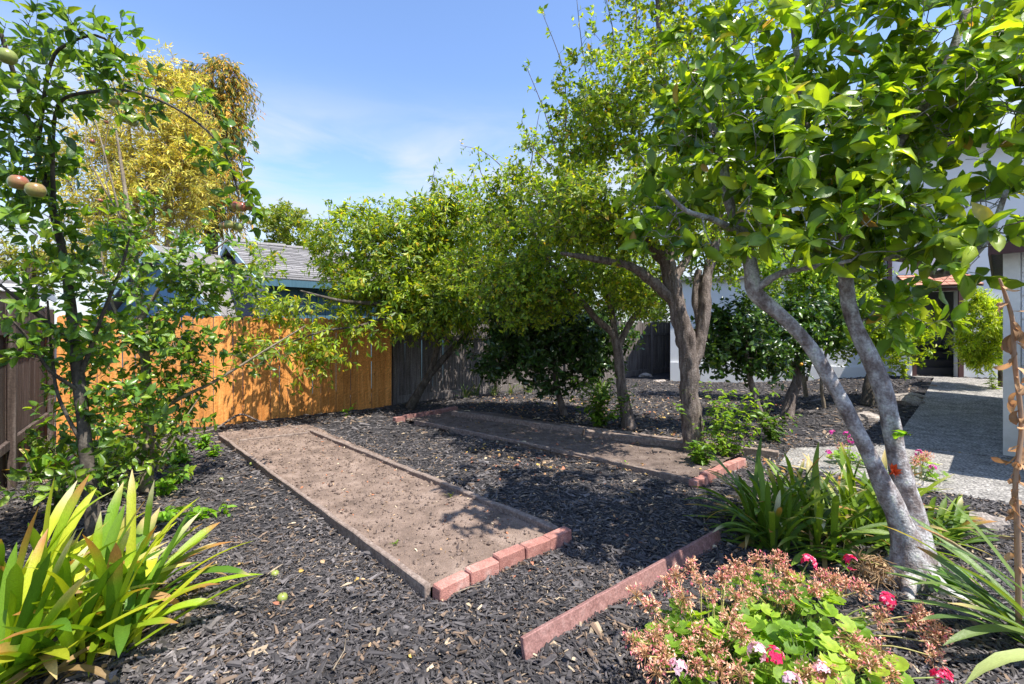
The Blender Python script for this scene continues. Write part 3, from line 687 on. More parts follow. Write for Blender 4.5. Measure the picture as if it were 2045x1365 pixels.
    # upstairs window at the left of the awning
    def window(s, z, w, h):
        a = Acc(); b = .09
        for (x, y, ww, hh) in ((0, 0, w, b), (0, h-b, w, b), (0, b+.002, b, h-2*b-.004), (w-b, b+.002, b, h-2*b-.004), (w/2-.03, b+.002, .06, h-2*b-.004)): box(a, at(s+x, z+y, .003), u*ww, n*.05, A(0, 0, hh))
        wf = build(a, 'window', M_brown, t, smooth=False)
        for x in (b+.003, w/2+.033):
            a = Acc(); box(a, at(s+x, z+b+.003, .006), u*(w/2-b-.036), n*.01, A(0, 0, h-2*b-.006)); build(a, 'pane', M_glass, wf, smooth=False)
    window(4.55, g+2.5, 1.05, 1.25)
M_glass, _nt, _nd, _lk, _b = new_mat('window_glass')
_b.inputs['Base Color'].default_value = (.05, .065, .08, 1); _b.inputs['Roughness'].default_value = .06; _b.inputs['Specular IOR Level'].default_value = .9
white_house()

def garage():
    K = G(2003, 912)[:2]; u2 = unit(A(.73, .69)); u = A(*u2, 0); f = A(u2[1], -u2[0], 0); H = 2.6
    t = thing('white_outbuilding', 'white lap sided outbuilding at the right edge beside the path', 'building', (*K, 0)); k = A(*K, -.1)
    a = Acc(); box(a, k+f*.04+u*.03, f*3.0, u*5.2, A(0, 0, H+.1)); build(a, 'wall', M_white, t, smooth=False)
    for i in range(9):
        a = Acc(); z = .02+i*.29; o = k+f*.16+A(0, 0, z+.1); V = [o-u*.012, o+f*2.85-u*.012, o+f*2.85+A(0, 0, .287)+u*.012, o+A(0, 0, .287)+u*.012]
        V += [p+u*.016 for p in V]; a.add(V, Q=[[0, 1, 2, 3][::-1], [4, 5, 6, 7], [0, 4, 5, 1][::-1], [3, 2, 6, 7][::-1], [0, 3, 7, 4][::-1], [1, 5, 6, 2]]); build(a, 'siding_board', M_white, t, smooth=False)
    a = Acc(); box(a, k-u*.03, f*.15, u*.055, A(0, 0, H+.1)); box(a, k+u*.027, f*.036, u*.12, A(0, 0, H+.1)); build(a, 'corner_board', M_white, t, smooth=False)
    a = Acc(); box(a, k-u*.25-f*.1+A(0, 0, H+.105), f*3.4, u*5.7, A(0, 0, .1)); build(a, 'roof', M_shingle, t, smooth=False)
    a = Acc(); box(a, k-u*.28-f*.1+A(0, 0, H+.06), f*3.4, u*.028, A(0, 0, .16)); box(a, k-u*.28-f*.13+A(0, 0, H+.06), f*.028, u*5.7, A(0, 0, .16)); build(a, 'fascia', M_brown, t, smooth=False)
    # low white garden wall ahead of it, just outside the picture; it shades the path
    t = thing('garden_wall', 'low white wall beside the path just right of the picture', 'wall', (5.55, 4.62, 0)); a = Acc(); box(a, A(5.58, 4.62, -.1), u*1.24, f*.12, A(0, 0, 1.75)); build(a, 'wall_panel', M_white, t, smooth=False)
    a = Acc(); box(a, A(5.58, 4.62, 1.653)-u*.02-f*.03, u*1.28, f*.18, A(0, 0, .05)); build(a, 'coping', M_white, t, smooth=False)
garage()

# stones
def rock(label, c, sx, sy, sz, seed, group=None):
    a = Acc(); m, k = 14, 9; th, ph = np.meshgrid(np.arange(m)/m*2*np.pi, np.linspace(.02, np.pi-.02, k)); V = np.stack([np.cos(th)*np.sin(ph), np.sin(th)*np.sin(ph), np.cos(ph)], -1)
    V = np.sign(V)*np.abs(V)**.8; V = V*(1+.28*fbm(V*1.6+seed*7, 3, seed))[..., None]*A(sx, sy, sz)+c
    i = np.arange(k-1)[:, None]*m; j = np.arange(m)[None]; a.add(V.reshape(-1, 3), Q=np.stack([i+j, i+m+j, i+m+(j+1) % m, i+(j+1) % m], -1).reshape(-1, 4))
    o = build(a, 'stone', M_rock, smooth=False); tag(o, label, 'stone', group)
rock('largest tan stone at the edge of the path near the door', G(1815, 806), .30, .22, .16, 1, 'stones edging the path')
rock('flat pale stone behind the largest one, nearer the house door', G(1815, 780), .34, .25, .12, 2, 'stones edging the path')
rock('squat tan stone half hidden behind the right magnolia trunk', G(1738, 838), .22, .18, .13, 3, 'stones edging the path')
rock('dark rounded stone on the mulch between the path and the sword leaves', G(1965, 1048), .15, .11, .09, 4)
rock('small white stone by the far corner of the old fence', G(1318, 762), .2, .14, .06, 5)
rock('pale grey stone against the foot of the old fence', G(1290, 752), .22, .15, .12, 6)

# ------------------------------------------------------------------ trees
def ell(r, c, rad, n, shell=.45, seed=0):
    out = []
    while len(out) < n:
        v = unit(r.normal(size=(n*2, 3)))*r.uniform(0, 1, (n*2, 1))**shell*1.0
        p = c+v*np.asarray(rad); keep = fbm(p*1.6+seed, 2, seed) > -.28
        out.extend(list(p[keep]))
    return np.array(out[:n])
def pick_palette(r, n, pal, wts, jit=.18):
    pal = np.array(pal, float); k = r.choice(len(pal), n, p=np.array(wts)/sum(wts)); return pal[k]*r.uniform(1-jit, 1+jit, (n, 1))*r.uniform(.93, 1.07, (n, 3))
def in_frame(p):
    x = CX+p[:, 0]/np.maximum(p[:, 1], .05)*FPX; y = HY-(p[:, 2]-CAM_H)/np.maximum(p[:, 1], .05)*FPX
    return (p[:, 1] > .3) & (x > -20) & (x < 2065) & (y > -20) & (y < 1385)

def make_tree(name, label, cat, base, stems, blobs, leaf, bark, lmat, seed, sides=12, rough=.10, furrow=0.0, shoots=(), indiv=0, minz=.5,
              sub=4, per=8, sublen=.2, droop=0.0, up=.3, wh=False, group=None, twig_r=.003, shell=.45, twigcol=None, bark2=None):
    r = np.random.RandomState(seed); t = thing(name, label, cat, base, group)
    ta = Acc(); nodes, nrad, ntan = [], [], []
    for pts, rad in stems:
        p, q = smooth_path(pts, rad, .05 if sides > 8 else .12); tube(ta, p, q, sides if rad[0] > .02 else 6, rough=rough if rad[0] > .02 else 0, furrow=furrow if rad[0] > .04 else 0, seed=seed)
        k = p[:, 2] > minz; g_ = unit(np.gradient(p, axis=0)); nodes += list(p[k]); nrad += list(q[k]); ntan += list(g_[k])
    build(ta, 'trunk', bark, t)
    att = np.concatenate([ell(r, np.asarray(c), rad, n, shell, seed) for c, rad, n in blobs]) if blobs else np.zeros((0, 3))
    cen = np.concatenate([np.tile(np.asarray(c, float), (n, 1)) for c, rad, n in blobs]) if blobs else att
    nn = len(att); cap = len(nodes)+nn*8+200; NB = np.zeros((cap, 3)); NR = np.zeros(cap); NT = np.zeros((cap, 3)); m = len(nodes)
    NB[:m], NR[:m], NT[:m] = nodes, nrad, ntan
    st = NB[:m].copy(); d0 = np.array([np.min(np.sum((st-x)**2, 1)) for x in att]) if nn else []
    ba = Acc(); tips = []
    for i in np.argsort(d0) if nn else []:
        x = att[i]; d = np.sum((NB[:m]-x)**2, 1); j = int(np.argmin(d)); s = NB[j].copy(); v = x-s; L = np.linalg.norm(v)
        if L < .03: tips.append((x, unit(r.normal(size=3)+A(0, 0, .5)), cen[i])); continue
        c1 = s+NT[j]*L*.25+v*.3+A(0, 0, up*L*.25)+r.normal(0, .06*L, 3)
        k = int(np.clip(L/.12, 3, 7)); tt = np.linspace(0, 1, k+1)[:, None]
        p = (1-tt)**2*s+2*tt*(1-tt)*c1+tt**2*x; p[1:-1] += r.normal(0, .012*L, (k-1, 3))
        r0 = min(NR[j]*.75, twig_r+.014*L); rd_ = np.linspace(max(r0, twig_r), twig_r*.8, k+1)
        tube(ba, p, rd_, 5 if L > .3 else 4, cap=False)
        tg = unit(np.gradient(p, axis=0)); e = min(k, cap-m)
        NB[m:m+e], NR[m:m+e], NT[m:m+e] = p[1:1+e], rd_[1:1+e], tg[1:1+e]; m += e
        tips.append((x, tg[-1], cen[i]))
    LP, LD, LN, LC = [], [], [], []
    pal, wts = leaf['pal'], leaf['w']
    def foliate(s, dirv, L, k, tone, ow=None):
        p1 = s+dirv*L+A(0, 0, -droop*L*.6); mid = (s+p1)/2+A(0, 0, .08*L); P3 = np.array([s, mid, p1]); tube(ba, P3, [twig_r*.8, twig_r*.6, twig_r*.4], 3, cap=False)
        tg = unit(p1-s); t_ = np.r_[r.uniform(.1, 1.0, k-2), 1, 1] if not wh else np.clip(1-np.abs(r.normal(0, .16, k)), 0, 1)
        pos = s*(1-t_)[:, None]**2+2*(t_*(1-t_))[:, None]*mid+(t_**2)[:, None]*p1
        side = unit(np.cross(tg, r.normal(size=(k, 3)))); dd = tg*leaf.get('fwd', .55)+side*.9+A(0, 0, -droop)+r.normal(0, .15, (k, 3))
        nn_ = A(0, 0, leaf.get('nu', .7))+(ow if ow is not None else tg)*leaf.get('no', .7)+r.normal(0, leaf.get('nj', .55), (k, 3))+tg*.15
        LP.append(pos); LD.append(unit(dd)); LN.append(nn_); LC.append(pick_palette(r, k, pal, wts)*tone)
    for x, tg, c in tips:
        outw = unit(x-c+r.normal(0, .05, 3)); tone = r.uniform(.78, 1.2)
        for q in range(sub):
            dv = unit(tg*.5+outw*.5+r.normal(0, .75, 3)+A(0, 0, up)); foliate(x+r.normal(0, .02, 3), dv, sublen*r.uniform(.5, 1.3), per, tone*r.uniform(.9, 1.1), outw)
    for s, e, k in shoots:                       # long upright water shoots
        s, e = np.asarray(s), np.asarray(e); L = np.linalg.norm(e-s); md = (s+e)/2+r.normal(0, .06*L, 3); pp = np.array([s, md, e]); pq, _ = smooth_path(pp, [1, 1, 1], .1); tube(ba, pq, np.linspace(.010, .003, len(pq)), 4)
        for w in np.linspace(.15, 1, k):
            b = pq[min(int(w*len(pq)), len(pq)-1)]; foliate(b, unit((e-s)/L*.6+r.normal(0, .6, 3)), sublen*.55*r.uniform(.5, 1.2), max(4, per//2+2), r.uniform(.9, 1.25))
    if ba.n: build(ba, 'branchwork', bark2 or bark, t, kind='stuff')
    if LP:
        LP, LD, LN, LC = map(np.concatenate, (LP, LD, LN, LC)); N = len(LP)
        Ls = leaf['L']*r.uniform(leaf.get('lo', .6), 1.28, N); Ws = Ls*leaf['asp']*r.uniform(.85, 1.15, N); tpl = leaf['tpl']
        rest = np.ones(N, bool)
        if indiv:
            pm = LP+LD*Ls[:, None]*.5; score = np.where(in_frame(pm), Ls/np.maximum(np.linalg.norm(pm-A(0, 0, CAM_H), axis=1), .3)*(1 if leaf.get('flat') else .4+np.abs(np.sum(unit(pm-A(0, 0, CAM_H))*unit(LN), 1))), 0)
            pickk = np.argsort(-score)[:indiv]; rest[pickk] = False; lum = LC[pickk].sum(1)+.3*LC[pickk][:, 0]; bins = np.array_split(pickk[np.argsort(lum)], 7); bl = wloc(t)
            tps = [tpl, leaf.get('tpl2', tpl)]
            for kb, bn in enumerate([h_ for b_ in bins for h_ in (b_[::2], b_[1::2])]):
                a = Acc(); c = np.median(LC[bn], 0); leaves(a, tps[kb % 2], np.zeros((1, 3)), A(0, 1, 0)[None], A(0, 0, 1)[None], 1.0, leaf['asp'], c[None]); me = a.mesh('leaf', lmat)
                x_, y_, z_ = frames(LD[bn], LN[bn])
                for q, idx in enumerate(bn):
                    o = link('leaf', me, t); M = Matrix.Identity(4)
                    for row in range(3): M[row][0], M[row][1], M[row][2], M[row][3] = x_[q][row]*Ls[idx], y_[q][row]*Ls[idx], z_[q][row]*Ls[idx], LP[idx][row]-bl[row]
                    o.matrix_local = M
        a = Acc(); ri = np.flatnonzero(rest)
        for tp_, ix in ((tpl, ri[::2]), (leaf.get('tpl2', tpl), ri[1::2])): leaves(a, tp_, LP[ix], LD[ix], LN[ix], Ls[ix], Ws[ix], LC[ix])
        build(a, 'crown', lmat, t, kind='stuff')
    return t
def apple_acc(c, rr, red, seed, axis=A(0, 0, 1)):
    r = np.random.RandomState(seed); m, k = 14, 10; th, ph = np.meshgrid(np.arange(m)/m*2*np.pi, np.linspace(0.01, np.pi-.01, k)); pr = 1-.22*np.cos(ph)**8
    V = np.stack([np.cos(th)*np.sin(ph), np.sin(th)*np.sin(ph), np.cos(ph)*.98*pr], -1)*rr
    f = np.clip(red*(.55+.75*np.cos(th-1.0-5.0)+.5*np.cos(ph))+r.normal(0, .08, th.shape), 0, 1)[..., None]; C = A(.27, .32, .075)*(1-f)+A(.34, .085, .06)*f
    a = Acc(); i = np.arange(k-1)[:, None]*m; j = np.arange(m)[None]; a.add(V.reshape(-1, 3)+c, Q=np.stack([i+j, i+m+j, i+m+(j+1) % m, i+(j+1) % m], -1).reshape(-1, 4), C=C.reshape(-1, 3))
    tube(a, [c+A(0, 0, rr*.65), c+A(.004, 0, rr*1.35)], [.002, .0015], 4, C=A(.12, .08, .04)); return a

GREEN = dict(pal=[(.055, .125, .018), (.085, .17, .02), (.13, .22, .022), (.035, .085, .016)], w=[4, 3, 1.5, 2])
# --- magnolia at the right
mb = G(1825, 1162)
A_ = [(1822, 1175, 2.97), (1808, 1075, 3.0), (1748, 935, 3.02), (1690, 818, 3.05), (1620, 695, 3.1), (1560, 630, 3.12), (1508, 585, 3.15), (1500, 535, 3.15), (1482, 467, 3.2), (1455, 400, 3.25), (1440, 300, 3.3), (1400, 200, 3.4)]
B_ = [(1832, 1150, 3.0), (1822, 1040, 3.06), (1790, 905, 3.1), (1772, 809, 3.12), (1748, 735, 3.15), (1712, 660, 3.2), (1692, 590, 3.25), (1690, 490, 3.2), (1720, 390, 3.15), (1790, 290, 3.1), (1880, 150, 3.0), (1930, 20, 2.95)]
def pl(seq): return [P(*s) for s in seq]
magst = [(pl(A_), [.15, .080, .050, .045, .043, .042, .052, .044, .040, .034, .028, .02]), (pl(B_), [.14, .080, .057, .053, .055, .048, .045, .042, .04, .035, .03, .02]),
         (pl([(1688, 520, 3.22), (1762, 512, 3.05), (1830, 520, 2.95), (1868, 548, 2.9), (1930, 520, 2.8), (1975, 470, 2.7), (2010, 380, 2.6)]), [.036, .03, .028, .026, .022, .018, .012]),
         (pl([(1690, 495, 3.2), (1660, 380, 3.3), (1610, 250, 3.35), (1590, 100, 3.4), (1570, -60, 3.4)]), [.035, .03, .026, .02, .015]),
         (pl([(1482, 470, 3.2), (1430, 440, 3.1), (1370, 420, 3.0), (1330, 380, 2.95)]), [.026, .02, .015, .01]),
         (pl([(1505, 580, 3.15), (1560, 545, 3.05), (1640, 530, 2.9), (1700, 520, 2.8)]), [.03, .022, .016, .01]),
         *[(np.array([mb+A(0, 0, .13), mb+A(.11*math.cos(q), .11*math.sin(q), .05), mb+A(.24*math.cos(q), .24*math.sin(q), .005), mb+A(.36*math.cos(q+.2), .36*math.sin(q+.2), -.04)]), [.07, .055, .035, .015]) for q in (-2.4, -1.2, .1, 1.6, 3.0)],
         (pl([(1690, 600, 3.25), (1720, 640, 3.3), (1760, 610, 3.35), (1790, 620, 3.3)]), [.014, .01, .008, .006])]
magb = [(P(1430, 330, 3.15), (.62, .55, .50), 42), (P(1640, 330, 3.0), (.75, .7, .5), 56), (P(1850, 300, 2.9), (.75, .8, .55), 51), (P(1560, 110, 3.3), (.95, .8, .6), 60), (P(1870, 90, 3.1), (.9, .9, .6), 60), (P(2010, 220, 2.8), (.5, .7, .7), 34),
        (P(1400, 180, 3.3), (.5, .5, .5), 22), (P(1985, 470, 2.5), (.28, .35, .26), 14), (P(1775, 615, 3.3), (.27, .25, .2), 11), (P(1545, 470, 2.9), (.42, .3, .16), 14), (P(1700, 490, 2.75), (.34, .3, .14), 10), (P(1320, 410, 3.05), (.2, .3, .22), 6), (P(1850, 420, 2.8), (.4, .3, .16), 12), (P(1700, -230, 3.2), (1.3, 1.2, .7), 51)]
make_tree('magnolia_tree', 'twin trunked grey barked tree with large glossy leaves on the right', 'tree', mb, magst, magb,
          dict(tpl=LT_big, tpl2=LT_big2, L=.128, asp=.50, fwd=.55, nj=.6, lo=.45, pal=[(.105, .195, .02), (.17, .27, .02), (.26, .36, .025), (.055, .115, .02), (.42, .36, .05), (.28, .19, .06)], w=[4, 3, 2.2, 1.8, .14, .12]),
          M_bark_grey, M_leaf_gloss, 101, sides=20, rough=.13, indiv=300, minz=1.7, sub=2, per=8, sublen=.13, up=.5, wh=True, twig_r=.0035)

# --- tall plum behind it
pb = G(1393, 912)
plst = [(pl([(1396, 925, 6.02), (1386, 880, 6.05), (1377, 790, 6.05), (1375, 710, 6.05), (1357, 630, 6.05), (1342, 570, 6.05), (1325, 515, 6.05), (1275, 470, 6.0), (1210, 420, 6.0), (1150, 350, 6.1)]), [.19, .145, .115, .125, .112, .10, .092, .07, .05, .03]),
        (pl([(1380, 730, 6.05), (1398, 680, 6.1), (1408, 620, 6.12), (1410, 560, 6.2), (1432, 470, 6.3), (1440, 350, 6.3), (1450, 200, 6.3)]), [.10, .085, .075, .065, .06, .05, .03]),
        (pl([(1350, 605, 6.05), (1300, 560, 5.95), (1255, 530, 5.85), (1180, 515, 5.8), (1120, 505, 5.8)]), [.075, .062, .055, .042, .02]),
        (pl([(1330, 530, 6.05), (1350, 440, 6.2), (1340, 300, 6.3), (1320, 120, 6.3), (1310, -60, 6.3)]), [.09, .075, .06, .04, .02]),
        (pl([(1345, 560, 6.1), (1400, 480, 6.4), (1490, 400, 6.6)]), [.06, .05, .025]),
        (pl([(1400, 660, 6.12), (1390, 600, 6.2), (1395, 540, 6.3)]), [.05, .05, .045])]
plb = [(P(1270, 410, 5.5), (.75, .6, .45), 72), (P(1400, 370, 5.3), (.6, .5, .45), 48), (P(1190, 430, 6.0), (.9, .9, .55), 104), (P(1290, 230, 6.1), (1.0, 1, .95), 160), (P(1190, 210, 6.2), (.62, .7, .95), 72), (P(1420, 40, 6.3), (1.1, 1, .9), 80), (P(1440, 400, 6.6), (.9, .8, .6), 64), (P(1290, 470, 6.0), (.9, .8, .35), 48), (P(1300, -80, 6.3), (.9, 1, .6), 32), (P(1430, 510, 7.2), (.55, .5, .4), 44), (P(1560, 300, 6.8), (.8, .8, .9), 48)]
plum = dict(tpl=LT_small, L=.075, asp=.55, nj=.55, pal=[(.12, .20, .02), (.19, .27, .022), (.30, .35, .03), (.065, .12, .017), (.30, .22, .03)], w=[4, 3.2, 1.6, 2, .35])
make_tree('plum_tree', 'tall tree with thick furrowed trunk forking above the rear bed', 'tree', pb, plst, plb, plum, M_bark_brown, M_leaf, 102, sides=26, rough=.12, furrow=.34, minz=2.0,
          sub=5, per=9, sublen=.24, up=.45, shoots=[(P(1130, 260, 6.2), P(1085, 30, 6.1), 9), (P(1180, 200, 6.2), P(1150, -20, 6.2), 9), (P(1110, 300, 6.2), P(1050, 130, 6.2), 8), (P(1220, 120, 6.2), P(1200, -40, 6.2), 8), (P(1100, 330, 6.2), P(1042, 240, 6.2), 6), (P(1270, 80, 6.2), P(1262, -60, 6.2), 7)])
# --- second plum, smaller
qb = G(1252, 856)
qst = [(pl([(1258, 862, 7.55), (1250, 820, 7.58), (1240, 760, 7.6), (1234, 700, 7.6), (1222, 665, 7.6), (1190, 635, 7.5), (1165, 605, 7.4), (1110, 540, 7.5), (1060, 450, 7.7)]), [.13, .10, .078, .085, .06, .05, .045, .035, .02]),
       (pl([(1236, 690, 7.6), (1258, 645, 7.6), (1290, 605, 7.5), (1322, 572, 7.4), (1345, 540, 7.4)]), [.055, .048, .04, .03, .018]), (pl([(1228, 670, 7.6), (1215, 600, 7.8), (1160, 480, 7.9), (1080, 380, 8)]), [.06, .05, .04, .02])]
qb_ = [(P(1080, 440, 7.8), (1.15, .9, .8), 184), (P(1000, 420, 8.0), (.65, .7, .75), 72), (P(1220, 570, 7.4), (.8, .7, .45), 88), (P(1060, 570, 7.5), (1.0, .7, .5), 120), (P(1050, 605, 7.4), (.95, .6, .38), 80), (P(1300, 590, 7.2), (.4, .5, .3), 32), (P(1120, 330, 8), (.8, .7, .5), 64), (P(950, 560, 7.9), (.5, .5, .5), 40)]
make_tree('plum_tree', 'smaller dark trunked tree between the rear bed timbers and the old fence', 'tree', qb, qst, qb_, plum, M_bark_brown, M_leaf, 103, sides=16, rough=.1, furrow=.22, minz=1.9, sub=5, per=9, sublen=.25, up=.4,
          shoots=[(P(1000, 330, 8), P(920, 290, 8), 7), (P(1060, 330, 8), P(1080, 210, 8), 6), (P(980, 380, 8), P(955, 300, 8), 6)])
# --- loose tree leaning before the fence
sb = G(822, 812)
sst = [(pl([(818, 815, 9.4), (838, 780, 9.35), (857, 748, 9.3), (873, 696, 9.2), (886, 640, 9.1), (860, 560, 9.1), (800, 500, 9.1), (720, 470, 9.0)]), [.10, .08, .065, .055, .045, .038, .03, .018]),
       (pl([(857, 750, 9.3), (897, 703, 9.3), (938, 655, 9.3), (960, 560, 9.3), (930, 450, 9.3)]), [.07, .06, .055, .04, .02]), (pl([(886, 645, 9.1), (770, 610, 8.6), (680, 600, 8.2), (600, 580, 8.0)]), [.05, .04, .03, .012]), (pl([(800, 620, 8.8), (720, 650, 8.3), (650, 660, 7.9), (560, 690, 7.5)]), [.03, .025, .018, .01])]
sbl = [(P(820, 495, 9.1), (1.2, .8, .95), 200), (P(705, 485, 8.9), (.85, .7, .72), 115), (P(900, 460, 9.2), (.85, .7, .95), 135), (P(890, 590, 9.0), (1.0, .6, .55), 120), (P(740, 575, 8.6), (.95, .6, .45), 90), (P(800, 620, 8.8), (.7, .5, .35), 50), (P(870, 625, 8.9), (1.0, .5, .32), 95), (P(880, 585, 10.0), (1.0, .6, .5), 90), (P(1000, 590, 10.5), (1.0, .6, .5), 80), (P(640, 700, 7.9), (.38, .35, .40), 26), (P(560, 620, 7.8), (.55, .4, .25), 22), (P(500, 530, 8), (.35, .3, .22), 12), (P(730, 640, 8.2), (.4, .35, .25), 18), (P(540, 690, 7.4), (.35, .3, .2), 10)]
loose = dict(tpl=LT_small, L=.115, asp=.36, fwd=.6, nj=.4, pal=[(.12, .195, .02), (.20, .27, .022), (.30, .36, .03), (.36, .26, .03), (.065, .125, .018)], w=[4.5, 3.2, 1.6, .5, 2.2])
make_tree('cherry_tree', 'leaning slender tree with drooping leaves spilling over the orange fence', 'tree', sb, sst, sbl, loose, M_bark_dark, M_leaf, 104, sides=12, rough=.08, minz=1.0, sub=4, per=9, sublen=.28, droop=.35, up=.25,
          shoots=[(P(870, 470, 9.1), P(868, 335, 9.1), 10), (P(900, 430, 9.1), P(905, 350, 9.1), 8), (P(740, 470, 9), P(735, 400, 9), 7), (P(660, 480, 8.9), P(655, 400, 8.9), 7), (P(940, 420, 9.1), P(945, 340, 9.1), 8), (P(800, 460, 9), P(812, 395, 9), 6), (P(700, 470, 9), P(692, 410, 9), 6)])
# --- dark citrus before the old fence
cb_ = G(1126, 828)
make_tree('citrus_tree', 'low dark evergreen tree with dense crown before the old fence', 'tree', cb_, [(pl([(1128, 832, 8.75), (1112, 770, 8.8), (1105, 710, 8.8), (1090, 640, 8.8)]), [.075, .055, .045, .03])],
          [(P(1075, 675, 8.8), (1.5, .8, 1.05), 400), (P(1185, 680, 8.8), (.75, .7, .65), 100), (P(1020, 660, 8.9), (.5, .5, .5), 40)],
          dict(tpl=LT_small, L=.11, asp=.5, pal=[(.025, .06, .014), (.04, .09, .016), (.07, .13, .018)], w=[4, 2.5, 1]), M_bark_brown, M_leaf_dark, 105, sides=12, rough=.1, minz=.8, sub=4, per=9, sublen=.2, up=.15)
# --- citrus with the orange fruit, and its thin neighbour
t = make_tree('citrus_tree', 'dark green citrus tree bearing one ripe orange behind the leaning trunk', 'tree', G(1572, 832), [(pl([(1570, 836, 8.5), (1578, 800, 8.55), (1592, 755, 8.6), (1590, 700, 8.6)]), [.12, .10, .075, .04]), (pl([(1590, 735, 8.6), (1560, 700, 8.4), (1540, 660, 8.3)]), [.05, .04, .02])],
          [(P(1550, 675, 8.4), (.7, .6, .62), 120), (P(1640, 640, 8.6), (.55, .5, .5), 55)], dict(tpl=LT_oval, L=.105, asp=.52, pal=[(.03, .075, .015), (.05, .11, .017), (.09, .17, .02)], w=[4, 2.5, 1.2]), M_bark_brown, M_leaf_dark, 106, sides=12, rough=.12, minz=.7, sub=4, per=8, sublen=.2, up=.2)
for c_, q_ in ((P(1567, 735, 7.8), .045), (P(1600, 727, 8.0), .03)):
    a = Acc(); th, ph = np.meshgrid(np.arange(12)/12*2*np.pi, np.linspace(.01, 3.13, 9)); V = np.stack([np.cos(th)*np.sin(ph), np.sin(th)*np.sin(ph), np.cos(ph)*.95], -1)*q_+c_; i = np.arange(8)[:, None]*12; j = np.arange(12)[None]
    a.add(V.reshape(-1, 3), Q=np.stack([i+j, i+12+j, i+12+(j+1) % 12, i+(j+1) % 12], -1).reshape(-1, 4), C=A(.75, .36, .03)); build(a, 'orange', M_apple, t)
make_tree('citrus_tree', 'thin leaning citrus with dark leaves between the plum and magnolia trunks', 'tree', G(1528, 866), [(pl([(1535, 868, 7.0), (1510, 800, 7.1), (1495, 740, 7.2), (1490, 680, 7.2)]), [.055, .045, .04, .02])],
          [(P(1480, 670, 7.3), (.6, .5, .58), 110), (P(1430, 690, 7.3), (.32, .35, .5), 36), (P(1535, 720, 7.2), (.35, .3, .3), 22)], dict(tpl=LT_oval, L=.095, asp=.52, pal=[(.028, .07, .015), (.05, .11, .017), (.08, .15, .02)], w=[4, 2.5, 1]), M_bark_brown, M_leaf_dark, 107, sides=10, rough=.1, minz=.7, sub=4, per=8, sublen=.19, up=.2)
# --- shrubs near the house
make_tree('shrub', 'bushy yellow green shrub left of the open doorway', 'shrub', G(1732, 808), [(pl([(1732, 810, 9.6), (1738, 760, 9.7), (1755, 700, 9.8), (1770, 640, 9.8)]), [.12, .10, .08, .03])],
          [(P(1780, 655, 9.7), (.85, .7, .85), 150), (P(1750, 595, 9.8), (.75, .6, .5), 70), (P(1690, 640, 9.5), (.55, .5, .7), 60)], dict(tpl=LT_small, L=.095, asp=.5, pal=[(.10, .17, .018), (.17, .26, .02), (.27, .34, .025)], w=[3, 3, 2]), M_bark_dark, M_leaf, 108, sides=10, minz=.6, sub=4, per=9, sublen=.22, up=.3)
make_tree('shrub', 'rounded feathery lime green shrub against the white wall right of the doorway', 'shrub', G(1998, 790), [(pl([(1999, 772, 10.3), (1995, 700, 10.3), (1975, 640, 10.3)]), [.05, .04, .02])],
          [(P(1965, 660, 10.3), (.40, .42, .78), 170)], dict(tpl=LT_small, L=.13, asp=.15, fwd=.9, nj=.8, pal=[(.14, .22, .02), (.23, .33, .025), (.36, .43, .035)], w=[2, 3, 2]), M_bark_dark, M_leaf, 109, sides=8, minz=.6, sub=5, per=11, sublen=.2, droop=.3, up=.25, shell=.33)
a = Acc(); tube(a, [G(1646, 815), P(1642, 770, 8.9)+A(.05, 0, .0), P(1650, 700, 8.9)], [.025, .022, .02], 8, rough=.1)
make_tree('shrub', 'lime leaved shrub with thin pale stem between the magnolia trunks', 'shrub', G(1646, 812), [(pl([(1646, 814, 9.2), (1640, 760, 9.2), (1650, 700, 9.2), (1660, 640, 9.2)]), [.035, .03, .025, .012])],
          [(P(1660, 640, 9.2), (.5, .45, .55), 60)], dict(tpl=LT_oval, L=.10, asp=.55, pal=[(.08, .17, .02), (.14, .25, .022), (.2, .3, .03)], w=[3, 3, 2]), M_bark_tan, M_leaf, 110, sides=8, minz=.8, sub=3, per=7, sublen=.2, up=.3)
make_tree('shrub', 'tall loose green shrub against the white wall behind the leaning magnolia trunk', 'shrub', G(1612, 790), [(pl([(1610, 792, 10.2), (1600, 720, 10.2), (1590, 640, 10.2), (1570, 560, 10.2)]), [.05, .04, .03, .015]), (pl([(1610, 760, 10.2), (1630, 680, 10.2), (1640, 600, 10.2)]), [.03, .025, .012])],
          [(P(1570, 560, 10.2), (.9, .6, .75), 130), (P(1650, 560, 10.0), (.6, .5, .6), 60), (P(1480, 530, 10.4), (.8, .6, .6), 80)], dict(tpl=LT_small, L=.10, asp=.5, pal=[(.09, .17, .02), (.15, .24, .022), (.24, .32, .03)], w=[3, 3, 1.5]), M_bark_tan, M_leaf, 113, sides=8, minz=.8, sub=4, per=8, sublen=.22, up=.35)
